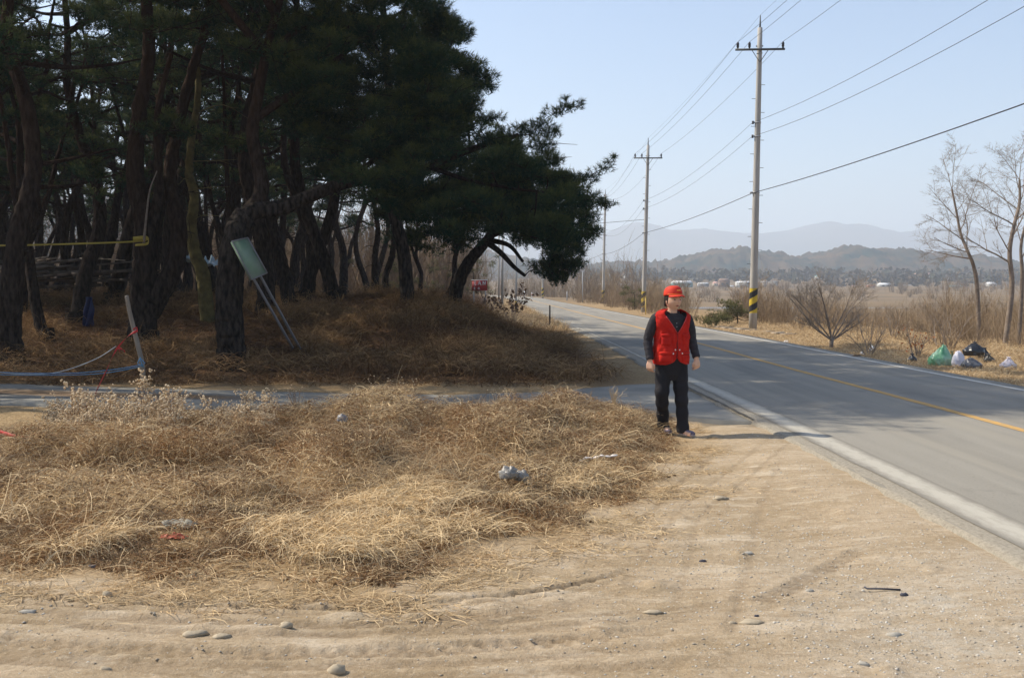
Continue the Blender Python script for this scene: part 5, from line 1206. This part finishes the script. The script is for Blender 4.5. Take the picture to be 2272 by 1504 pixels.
def spray(px, py, Hh, n, seed, lab, sp=.25, pods=True):
    r = random.Random(seed); st = MB(); pd = MB()
    for i in range(n):
        a = r.random()*6.28; l = Hh*r.uniform(.6, 1); t = r.uniform(.1, 1)*sp; P = cr([[math.cos(a)*.02, math.sin(a)*.02, -.03], [math.cos(a)*t*.4*l, math.sin(a)*t*.2*l, l*.5], [math.cos(a)*t*l, math.sin(a)*t*.5*l, l]], 4); st.tube(P, np.linspace(.004, .0015, len(P)), 4, cap=False)
        for q in range(4):
            p = P[r.randrange(3, len(P))]; e = p+np.array([r.gauss(0, .03), r.gauss(0, .03), .05]); st.tube([p, e], [.002, .001], 3, cap=False)
            if pods: pd.sphere(e, .006*r.uniform(.6, 1.4), 5, 4)
    e = empty('dry_weed', gg(px, py), label=lab, cat='weed'); st.build('stems', M_reed if not pods else M_stem, e, True)
    if pods: pd.build('seed_pods', M_pod, e, True)
spray(1362, 925, .28, 16, 3, 'small fan of bare pale stems beside the lane, left of the person', .5, False)
spray(855, 935, .42, 16, 4, 'brown bushy weed sticking up in front of the lane in the middle', .9)
spray(915, 930, .45, 7, 5, 'few tall arching stems right of the brown bushy weed', .4)
spray(1110, 925, .26, 10, 6, 'sparse brown weed on the crest of the weed bed', .7)
spray(660, 950, .36, 8, 7, 'thin weed with nodding tips in front of the two pale wheel strips of the lane', .8)
spray(785, 935, .32, 5, 8, 'single group of leaning stems left of the brown bushy weed', .6)

# ------------------------------------------------------------------ village across the river
def house(px, py, w, h, wall, roof, seed, lab, d=None, gable=False, kind='building'):
    d = d or 640.; s = d/F; q = D(px, py, d); gz = terz(q[0], q[1]); e = empty('distant_house', (q[0], q[1], gz), label=lab, cat='building')
    ww, hh = w*s, max(h*s, 1.2); top = min(q[2]-gz+hh, max(3.2, hh*1.6)); dp = max(6, ww*.5); ze = top-hh*.42
    m = MB(); m.box((0, 0, ze/2), (ww, dp, ze)); m.build('wall', wall, e)
    m = MB(); V = np.array([[-ww/2-.3, -dp/2-.3, ze], [ww/2+.3, -dp/2-.3, ze], [ww/2+.3, dp/2+.3, ze], [-ww/2-.3, dp/2+.3, ze], [-ww*.42, 0, top], [ww*.42, 0, top]]); m.add(V, [[0, 4, 3], [1, 2, 5]], [[0, 1, 5, 4], [2, 3, 4, 5], [3, 2, 1, 0]]); m.build('roof', roof, e)
    k = max(2, int(ww/3.5)); wm = MB()
    for i in range(k): wm.box((-ww/2+(i+.5)*ww/k, -dp/2-.02, ze-max(.5, hh*.3)), (ww/k*.45, .06, min(1.3, hh*.3)))
    wm.build('windows', M_dkw, e)
M_dkw = mat('dark_windows', (.05, .06, .08), .3); MW = mat('white_wall', (.50, .50, .48), .8); MB_ = mat('beige_wall', (.48, .42, .34), .8); MT = mat('teal_roof', (.16, .34, .36), .7); MO = mat('orange_roof', (.50, .22, .14), .8); MP = mat('pink_roof', (.62, .36, .30), .8); MG = mat('grey_roof', (.34, .35, .38), .8); MWr = mat('white_roof', (.80, .80, .80), .7); MBr = mat('brown_house', (.22, .14, .10), .9)
HS = [(1513, 634, 44, 11, MT, MWr, 'broad white-roofed building seen beside the red cap'), (1560, 633, 22, 6, MG, MWr, 'small grey-walled house right of the broad white-roofed building'), (1588, 634, 10, 9, MB_, MP, 'little house with a pinkish gable between the grey-walled and the brown house'), (1606, 634, 22, 16, MBr, MBr, 'brown two-storey house left of the nearest pole'),
      (1618, 638, 18, 4, MW, MWr, 'low white shed in front of the brown house'), (1650, 630, 34, 6, MW, MWr, 'long low white building cut by the nearest utility pole'), (1694, 628, 9, 4, MW, MWr, 'small bright white house just right of the nearest pole'), (1716, 628, 16, 4, MW, MG, 'white house with grey roof, second right of the nearest pole'),
      (1765, 611, 6, 7, MB_, MG, 'tiny tower-like house above the scrub'), (1818, 610, 16, 6, MW, MT, 'pale house with teal roof high at the foot of the hill'), (1924, 620, 14, 8, MB_, MG, 'beige house among the trees at the foot of the hill'), (1962, 636, 26, 8, MW, MWr, 'white-roofed shed in the middle of the far field edge'), (2013, 637, 22, 5, MW, MG, 'long low pale shed at the far field edge'),
      (1932, 637, 14, 4, MO, MO, 'small orange-coloured shed at the far field edge'), (2048, 616, 42, 10, MB_, MP, 'long building with an orange-pink roof below the hill'), (2104, 611, 26, 5, MW, MG, 'pale building right of the orange-pink roof'), (2198, 636, 16, 10, MW, MWr, 'white house glimpsed between the two tall bare trees'),
      (1387, 634, 30, 4, MW, MG, 'low whitish greenhouse row left of the middle pole'), (1340, 634, 30, 4, MW, MWr, 'low white row behind the third utility pole'), (1895, 637, 10, 4, MW, MP, 'tiny house with pink roof left of the orange shed'), (2120, 638, 30, 5, MG, MT, 'low teal-roofed shed behind the bare trees')]
for i, (px, py, w, h, wl, rf, lab) in enumerate(HS): house(px, py, w, h, wl, rf, i, lab, 560+(i*37 % 90) if py > 622 else 740)
m = MB(); q = D(1387, 634, 600); gz = terz(q[0], q[1]); m.tube([[0, 0, 0], [0, 0, 3.4], [0, 0, 3.5], [0, 0, 7.0]], [.9, .9, 1.9, .1], 10); m.build('water_tower', MW, None, loc=(q[0], q[1], gz), label='tiny white pointed tower left of the middle utility pole', cat='tower')
# distant groves between the houses
rng = np.random.default_rng(3); n = 900; yy = 580+260*rng.random(n); xx = yy*(.06+.55*rng.random(n)); hgt = 3+5*rng.random(n)
kk = (fbm(xx*.012, yy*.012, 170, 3) > .50) | (yy > 700); xx, yy, hgt = xx[kk], yy[kk], hgt[kk]; z = ter(xx, yy); C = []; 
for x, y, zz, h in zip(xx, yy, z, hgt):
    k = 16; a = rng.normal(size=(k, 3)); a /= np.linalg.norm(a, axis=1)[:, None]; C.append(np.array([x, y, zz+h*.55])+a*np.array([h*.42, h*.42, h*.5]))
C = np.vstack(C); V, Q = flecks(C, 1.3, rng)
obj('distant_grove', V, [Q], mat('grove', (.035, .045, .03), .95, tint2=(.11, .08, .05)), tint=np.repeat(np.repeat(rng.random(len(xx)), 16), 4), kind='stuff', label='dark groves and bare trees scattered between the far houses', cat='grove')
# ------------------------------------------------------------------ the person
def noopface(*a): pass
M_skin = mat('skin', (.60, .36, .24), .55, (.64, .39, .27), 20, spec=.35); M_hair = mat('black_hair', (.018, .014, .012), .5)
M_vest = mat('red_vest_cloth', (.52, .022, .012), .85, (.40, .012, .008), 9, .008, 28, spec=.15); M_cap = mat('red_cap_cloth', (.60, .045, .015), .7, (.55, .02, .012), 9)
M_shirt = mat('charcoal_sweater', (.022, .020, .024), .85, (.034, .031, .036), 30, .002, 120); M_trou = mat('navy_black_trousers', (.006, .006, .009), .8, (.011, .010, .014), 6, .003, 30, spec=.35)
M_lip = mat('lips', (.34, .11, .09), .5); M_eye = mat('dark_eye', (.015, .012, .012), .2); M_shoe = mat('purple_grey_shoe', (.07, .06, .10), .6, (.20, .17, .22), 30); M_btn = mat('silver_snap', (.72, .70, .68), .3, spec=.7); M_pipe = mat('orange_piping', (.75, .22, .04), .6)
pb = G(1489, 962, -.04)
PR = empty('person', (pb[0], pb[1], -.05), label='person in red cap, red pocketed vest and dark trousers walking at the weed edge', cat='person')
def voxel(mb, size, name, m_, sm=6, parent=PR):
    me = mb.data('tmp', m_, True); o = bpy.data.objects.new('tmp', me); link(o)
    r = o.modifiers.new('r', 'REMESH'); r.mode = 'VOXEL'; r.voxel_size = size; r.use_smooth_shade = True
    s = o.modifiers.new('s', 'SMOOTH'); s.factor = .5; s.iterations = sm
    dg = bpy.context.evaluated_depsgraph_get(); nm = bpy.data.meshes.new_from_object(o.evaluated_get(dg)); nm.name = name
    bpy.data.objects.remove(o); nm.materials.clear(); nm.materials.append(m_)
    q = bpy.data.objects.new(name, nm); link(q); q.parent = parent; return q
def loft(m, secs, yaw=0., n=28, t=0., pw=2.3):
    """secs: (cx, cy, z, a, b) stacked superellipses turned by yaw"""
    V = []; an = np.arange(n)/n*2*math.pi; cy_, sy_ = math.cos(yaw), math.sin(yaw)
    for cx, cy, z, a, b in secs:
        c, s = np.cos(an), np.sin(an); x = a*np.sign(c)*np.abs(c)**(2/pw); y = b*np.sign(s)*np.abs(s)**(2/pw)
        V.append(np.stack([cx+x*cy_-y*sy_, cy+x*sy_+y*cy_, np.full(n, z)], 1))
    k = len(secs); V = np.vstack(V+[np.array([[secs[0][0], secs[0][1], secs[0][2]], [secs[-1][0], secs[-1][1], secs[-1][2]]])])
    i = np.arange(k-1)[:, None]*n; j = np.arange(n)[None]; j2 = (j+1) % n; Q = np.stack([i+j, i+j2, i+n+j2, i+n+j], -1).reshape(-1, 4); T = []
    for q in range(n): T += [[k*n, (q+1) % n, q], [k*n+1, (k-1)*n+q, (k-1)*n+(q+1) % n]]
    m.add(V, T, Q, t)
YAW = math.radians(18); HY = math.radians(24)
# joints, metres: x to the right, y away from the camera
shL, shR = np.array([-.178, -.035, 1.272]), np.array([.166, .045, 1.275])
elL, elR = np.array([-.262, -.01, 1.03]), np.array([.228, .06, 1.045])
wrL, wrR = np.array([-.246, -.075, .815]), np.array([.268, -.02, .835])
hipL, hipR = np.array([-.085, .0, .80]), np.array([.085, .03, .80])
knL, knR = np.array([-.108, -.03, .43]), np.array([.105, -.02, .43])
anL, anR = np.array([-.062, .17, .095]), np.array([.125, -.03, .075])
neck = np.array([.0, .0, 1.33]); head = np.array([.008, -.03, 1.475])
# ---- body: one continuous skin
b = MB()
loft(b, [(0, .02, .76, .15, .10), (0, .015, .90, .155, .105), (0, .01, 1.05, .14, .10), (0, 0, 1.2, .155, .105), (0, 0, 1.27, .13, .075), (0, 0, 1.31, .08, .055), (0, 0, 1.345, .055, .05)], YAW)
b.tube(cr([neck-[0, 0, .04], neck+[.002, -.008, .03], head-[0, -.012, .06]], 4), [.060, .058, .056, .054, .053, .053, .054, .055, .056], 16)
def rotz(P, a):
    c, s = math.cos(a), math.sin(a); P = np.asarray(P, float); return np.stack([P[..., 0]*c-P[..., 1]*s, P[..., 0]*s+P[..., 1]*c, P[..., 2]], -1)
def face(P):
    P = P.copy(); x, y, z = P[:, 0].copy(), P[:, 1].copy(), P[:, 2].copy(); f = np.clip(-y, 0, 1)
    w = 1-.30*np.clip(-z-.25, 0, 1)**1.3; P[:, 0] = x*w; P[:, 1] = y*(1-.10*np.clip(-z, 0, 1))
    def g_(cx, cz, sx, sz, a, dirn=(0, -1, 0)):
        k = a*np.exp(-((x-cx)/sx)**2-((z-cz)/sz)**2)*(f > 0); P[:, 0] += dirn[0]*k; P[:, 1] += dirn[1]*k; P[:, 2] += dirn[2]*k
    g_(0, -.12, .13, .20, .20); g_(0, -.24, .20, .09, .16); g_(0, .12, .10, .22, .06)                    # nose, tip, bridge
    g_(-.40, .05, .20, .12, -.10); g_(.40, .05, .20, .12, -.10); g_(-.38, .22, .26, .08, .05); g_(.38, .22, .26, .08, .05)
    g_(-.52, -.22, .26, .22, .09); g_(.52, -.22, .26, .22, .09); g_(0, -.50, .28, .07, .09); g_(0, -.60, .24, .05, .07); g_(0, -.80, .26, .14, .12)
    return P
hm_ = MB(); hm_.sphere((0, 0, 0), (1, 1, 1), 48, 40, fn=face); HV = rotz(hm_.v[0]*np.array([.083, .096, .113]), HY)+head; b.add(HV, None, hm_.f4[0])
for s in (-1, 1):
    c = rotz(np.array([s*.078, .008, -.012]), HY)+head; e_ = MB(); e_.sphere((0, 0, 0), (.010, .020, .032), 10, 8); b.add(rotz(e_.v[0], HY+s*.35)+c, None, e_.f4[0])
for sh, el, wr in ((shL, elL, wrL), (shR, elR, wrR)):
    b.tube(cr([sh, el, wr], 6), np.interp(np.linspace(0, 1, 13), [0, .5, 1], [.046, .038, .026]), 14)
def hand(m, wr, down, palm, thumb, curl, L=.165):
    """down: along the hand; palm: palm normal; fingers curl towards the palm"""
    down = np.array(down, float); down /= np.linalg.norm(down); palm = np.array(palm, float); palm -= down*(palm@down); palm /= np.linalg.norm(palm); side = np.cross(down, palm)*thumb
    k = wr+down*.045
    for u in (-.026, -.009, .009, .026): m.tube([wr+side*u*.6, wr+down*.045+side*u, wr+down*.085+side*u], [.014, .0155, .013], 10)
    for i, (u, l, c0) in enumerate(((.028, .068, .8), (.010, .078, .95), (-.009, .072, 1.05), (-.027, .056, 1.15))):
        p = wr+down*.085+side*u; pts = [p]; a = .25*curl
        for f in (.42, .32, .26):
            a += curl*c0*.62; d = down*math.cos(a)+palm*math.sin(a); p = p+d*l*f; pts.append(p)
        m.tube(cr(pts, 3), np.linspace(.0105, .0078, 10), 9)
        m.sphere(pts[-1], (.0078,)*3, 8, 6)
    p = wr+down*.025+side*.030; m.tube(cr([p-side*.012, p+down*.022+side*.014+palm*.006, p+down*.045+side*.014+palm*.02, p+down*.062+side*.006+palm*.032], 3), np.linspace(.014, .0085, 10), 9)
hand(b, wrL, (-.05, -.12, -1), (.55, .85, 0), 1, 1.0)
hand(b, wrR, (.10, -.10, -1), (-.5, .8, 0), -1, 1.05)
for hp, kn, an_, sh_ in ((hipL, knL, anL, -.02), (hipR, knR, anR, .06)):
    b.tube(cr([hp, (hp+kn)/2, kn, (kn+an_)/2, an_, an_-[0, 0, .04]], 4), np.interp(np.linspace(0, 1, 21), [0, .2, .4, .6, .8, 1], [.072, .062, .045, .042, .032, .030]), 14)
    fd = np.array([.5, -.86, 0]) if sh_ > 0 else np.array([.35, -.93, 0]); b.tube([an_-[0, 0, .03], an_+fd*.06-[0, 0, .045], an_+fd*.14-[0, 0, .055]], [.034, .032, .024], 10)
voxel(b, .0042, 'body', M_skin, 3)
# ---- face details
def on_face(x, z, out=.0):
    y = -math.sqrt(max(0, 1-x*x-z*z)); return rotz(np.array([x*.083, y*.096-out, z*.113]), HY)+head
for s in (-1, 1):
    m = MB(); c = on_face(s*.40, .05, -.008); m.sphere(c, (.0125, .0085, .0062), 12, 8); m.build('eye', M_eye, PR, True)
    m = MB(); m.tube([on_face(s*.20, .22, .003), on_face(s*.42, .27, .003), on_face(s*.64, .19, .002)], [.0028, .0036, .002], 6); m.build('eyebrow', M_hair, PR, True)
m = MB(); m.tube([on_face(-.26, -.545, .004), on_face(-.1, -.525, .010), on_face(.1, -.525, .010), on_face(.26, -.545, .004)], [.0022, .0058, .0058, .0022], 8, flat=.8); m.tube([on_face(-.18, -.58, .006), on_face(0, -.59, .010), on_face(.18, -.58, .006)], [.002, .005, .002], 8); m.build('lips', M_lip, PR, True)
# ---- hair
m = MB()
def hairf(P):
    P = P.copy(); fr_ = (P[:, 1] < -.35) & (P[:, 2] < .55); P[fr_, 1] = -.08; n = fbm(P[:, 0]*4+3, P[:, 2]*4+P[:, 1]*3, 5, 3)-.5; P[:, 2] = np.maximum(P[:, 2], -.48); return P*(1+.12*n)[:, None]
m.sphere((0, 0, 0), (1, 1, 1), 36, 26, fn=hairf); V = rotz(m.v[0]*np.array([.089, .104, .108])+np.array([0, .012, .008]), HY)+head; h = MB(); h.add(V, None, m.f4[0])
for s in (-1, 1): h.tube([rotz(np.array([s*.080, -.020, .05]), HY)+head, rotz(np.array([s*.081, -.012, .0]), HY)+head, rotz(np.array([s*.080, -.004, -.035]), HY)+head], [.009, .010, .006], 8)
h.tube([rotz(np.array([.04*k_, .085, -.045]), HY)+head for k_ in (-1.4, 0, 1.4)], [.025, .036, .025], 10)
voxel(h, .006, 'hair', M_hair, 3)
# ---- cap
def capc(p, tilt=.06):
    p = np.asarray(p, float).copy()*1.01; c, s = math.cos(tilt), math.sin(tilt); y, z = p[..., 1].copy(), p[..., 2].copy(); p[..., 1] = y*c+z*s; p[..., 2] = -y*s+z*c; return rotz(p, HY)+head+np.array([0, 0, .048])
m = MB(); n = 36; rows = []
for k_ in range(13):
    u = k_/12*math.pi/2; an = np.arange(n)/n*2*math.pi; r_ = math.cos(u)**.62; zz = math.sin(u)**.92*.104; fr_ = 1+.04*math.sin(u*2)
    rows.append(np.stack([.096*r_*np.cos(an), .112*r_*np.sin(an)*fr_+.006, np.full(n, zz)+.006*(np.sin(an) < 0)*math.sin(u*2)], 1))
V = capc(np.vstack(rows)); i = np.arange(12)[:, None]*n; j = np.arange(n)[None]; j2 = (j+1) % n
e_cap = obj('cap', V, [np.stack([i+j, i+j2, i+n+j2, i+n+j], -1).reshape(-1, 4)], M_cap, PR, smooth=True); md = e_cap.modifiers.new('s', 'SOLIDIFY'); md.thickness = .004
V = []; nb_ = 20
for i in range(nb_+1):
    a = (-.5+i/nb_)*2.1; ed = np.array([.098*math.sin(a), -.112*math.cos(a)+.006, .004])
    k_ = math.cos(a*1.45) if abs(a*1.45) < math.pi/2 else 0
    for f in (0, .35, .7, 1): V.append(ed+np.array([.010*math.sin(a)*f, -.072*k_**.75*f, -.018*f*f-.010*abs(math.sin(a))*f]))
V = capc(np.array(V)); Q = [[i*4+j, i*4+j+1, i*4+j+5, i*4+j+4] for i in range(nb_) for j in range(3)]
br = obj('cap_brim', V, [np.array(Q)], M_cap, e_cap, smooth=True); md = br.modifiers.new('s', 'SOLIDIFY'); md.thickness = .005
m = MB(); m.tube([capc(np.array([.0985*math.sin(a), -.1145*math.cos(a)+.006, .010])) for a in np.linspace(-1.2, 1.2, 22)], .0042, 6); m.build('piping', M_pipe, e_cap, True)
m = MB()
for k_ in range(5): m.box(capc(np.array([-.022+.011*k_, -.1135+.0003*k_*k_, .048+.002*(k_ % 2)])), (.008, .004, .007+.003*(k_ % 2)), np.array(Matrix.Rotation(HY, 3, 'Z')))
m.build('cap_emblem', mat('gold_thread', (.75, .38, .08), .5), e_cap)
m = MB(); m.sphere(capc(np.array([0, .006, .105])), (.008, .008, .004), 8, 6); m.build('cap_button', M_cap, e_cap, True)
# ---- sweater
b = MB()
loft(b, [(0, .02, .80, .165, .118), (0, .015, .95, .168, .120), (0, .01, 1.08, .165, .118), (0, 0, 1.2, .17, .118), (0, 0, 1.27, .165, .112), (0, .002, 1.312, .115, .090), (0, .008, 1.335, .078, .066)], YAW)
for sh, el, wr in ((shL, elL, wrL), (shR, elR, wrR)):
    cc_ = cr([sh+[.05*(1 if sh[0] < 0 else -1), 0, .005], sh, (sh+el)/2+[.012*np.sign(sh[0]), 0, 0], el, (el+wr)/2, wr+[0, 0, .012]], 5); k_ = len(cc_); u = np.linspace(0, 1, k_); r_ = np.interp(u, [0, .2, .45, .62, .8, 1], [.050, .062, .056, .052, .046, .041])+.0022*np.sin(u*60)*(u > .4)
    b.tube(cc_, r_, 20)
voxel(b, .006, 'sweater', M_shirt, 4)
m = MB()
for s in (-1, 1): m.tube([rotz(np.array([s*.064, .02, 1.352]), YAW), rotz(np.array([s*.062, -.035, 1.342]), YAW), rotz(np.array([s*.040, -.085, 1.300]), YAW), rotz(np.array([s*.012, -.108, 1.262]), YAW)], [.012, .014, .014, .007], 8, flat=.5)
m.build('collar', M_shirt, PR, True)
m = MB()
for k_ in range(2): m.sphere(rotz(np.array([.0, -.116-.004*k_, 1.225-.04*k_]), YAW), (.0055, .003, .0055), 8, 6)
m.build('shirt_button', mat('dull_button', (.25, .25, .27), .4), PR, True)
# ---- vest: cloth shell with a V opening and rounded fronts
def vsec(z):
    zs = [.775, .84, .93, 1.02, 1.10, 1.20, 1.27, 1.32, 1.352, 1.375]
    a = np.interp(z, zs, [.194, .195, .188, .182, .186, .195, .206, .210, .162, .085]); b_ = np.interp(z, zs, [.142, .143, .140, .137, .138, .140, .132, .110, .086, .070]); cy = np.interp(z, zs, [.02, .018, .014, .010, .006, .002, 0, 0, 0, .004]); return a, b_, cy
nz, na = 46, 72; zs = np.linspace(.775, 1.375, nz); V = []
for z in zs:
    a, b_, cy = vsec(z)
    if z < .84: th0 = .05+.55*((.84-z)/.065)**2.6*.9
    elif z < 1.12: th0 = .015
    else: th0 = .015+.78*((z-1.12)/.255)**1.05*(1.0 if z < 1.33 else 1.05)
    if z > 1.32: th0 = max(th0, math.asin(min(.98, .064/a)))
    th = np.linspace(th0, 2*math.pi-th0, na); s, c = np.sin(th), np.cos(th)
    x = a*np.sign(s)*np.abs(s)**.86; y = -b_*np.sign(c)*np.abs(c)**.86
    w = .020*(fbm(th*3.1, z*np.full(na, 14.), 9, 3)-.5)*(1.4 if z < 1.25 else .5)+.016*(fbm(th*5+z*16, z*np.full(na, 26.), 19, 3)-.5)+.006*np.sin(th*9+z*20)*(z < 1.1)*.5
    x *= 1+w/.16; y *= 1+w/.13; P = np.stack([x, y+cy, np.full(na, z-.012*(np.abs(s) > .8)*(z > 1.3))], 1); V.append(rotz(P, YAW))
V = np.vstack(V); i = np.arange(nz-1)[:, None]*na+np.arange(na-1)[None]
vest = obj('vest', V, [np.stack([i, i+1, i+na+1, i+na], -1).reshape(-1, 4)], M_vest, PR, smooth=True); md = vest.modifiers.new('s', 'SOLIDIFY'); md.thickness = .007; md.offset = 1
def vpt(th, z, out=.006):
    a, b_, cy = vsec(z); s, c = math.sin(th), math.cos(th); x = (a+out)*math.copysign(abs(s)**.86, s); y = -(b_+out)*math.copysign(abs(c)**.86, c); return rotz(np.array([x, y+cy, z]), YAW)
def patch(name, t0, t1, z0, z1, puff, m_=M_vest, n=9, k=6):
    V = [];
    for q in range(k+1):
        for p_ in range(n+1):
            u, v = p_/n, q/k; V.append(vpt(t0+(t1-t0)*u, z0+(z1-z0)*v, .008+puff*(1-(2*u-1)**4)*(1-(2*v-1)**4)))
    V = np.array(V); Q = [[q*(n+1)+p_, q*(n+1)+p_+1, (q+1)*(n+1)+p_+1, (q+1)*(n+1)+p_] for q in range(k) for p_ in range(n)]
    o = obj(name, V, [np.array(Q)], m_, vest, smooth=True); md = o.modifiers.new('s', 'SOLIDIFY'); md.thickness = .005; return o
for s in (-1, 1):
    patch('pocket', s*.22, s*1.05, .800, .888, .013); patch('pocket_flap', s*.18, s*1.10, .886, .915, .016)
    patch('pocket', s*.30, s*.95, .985, 1.085, .009); patch('pocket_flap', s*.27, s*.98, 1.080, 1.108, .012)
    for th, z in ((s*.20, .898), (s*.09, .938)):
        m = MB(); c = vpt(th, z, .026 if z < .91 else .013); m.sphere(c, (.0075, .006, .0085), 10, 8); m.build('snap', M_btn, vest, True)
for s in (-1, 1):
    m = MB(); m.tube([vpt(s*(.015+.78*((z-1.12)/.255)**1.05), z, .008) for z in np.linspace(1.12, 1.30, 9)], .0042, 6); m.build('neck_binding', mat('vest_binding', (.48, .05, .05), .6) if s < 0 else bpy.data.materials['vest_binding'], vest, True)
m = MB(); m.tube([vpt(.0, z, .009) for z in np.linspace(.85, 1.12, 9)], .0028, 6); m.build('zip', mat('zip_red', (.30, .015, .012), .5), vest, True)
# ---- trousers
b = MB(); rr_ = np.random.default_rng(4)
loft(b, [(0, .02, .60, .10, .09), (0, .02, .66, .155, .112), (0, .02, .74, .170, .122), (0, .02, .82, .172, .124), (0, .02, .90, .165, .12)], YAW)
for hp, kn, an_ in ((hipL, knL, anL), (hipR, knR, anR)):
    cc_ = cr([hp, (hp+kn)/2, kn, (kn+an_)/2, an_+[0, 0, -.045]], 8); k_ = len(cc_); u = np.linspace(0, 1, k_)
    r_ = np.interp(u, [0, .25, .5, .75, 1], [.094, .088, .075, .066, .068])+.005*np.sin(u*34+hp[0]*9)*(u > .3); b.tube(cc_, r_, 22)
voxel(b, .006, 'trousers', M_trou, 5)
# ---- shoes
for an_, fd, nm in ((anL, (.35, -.93, 0), 'shoe'), (anR, (.62, -.78, 0), 'shoe')):
    fd = np.array(fd); b0 = an_-[0, 0, .035]; s = MB(); g0 = .012
    p = [b0-fd*.045+[0, 0, .0], b0+fd*.02, b0+fd*.10-[0, 0, .012], b0+fd*.165-[0, 0, .018]]; p = [np.array([q[0], q[1], max(g0+.028-.004*i, .03)]) for i, q in enumerate(p)]
    s.tube(cr(p, 5), np.interp(np.linspace(0, 1, 16), [0, .12, .5, .85, 1], [.022, .036, .038, .034, .018]), 16, flat=.8)
    sh_o = voxel(s, .005, nm, M_shoe, 3)
    s = MB(); q0 = [np.array([q[0], q[1], .012]) for q in p]; s.tube(cr(q0, 5), np.interp(np.linspace(0, 1, 16), [0, .12, .5, .85, 1], [.024, .038, .040, .036, .022]), 16, flat=.28); s.build('sole', mat('pale_sole', (.40, .34, .34), .7) if an_ is anL else bpy.data.materials['pale_sole'], sh_o, True)
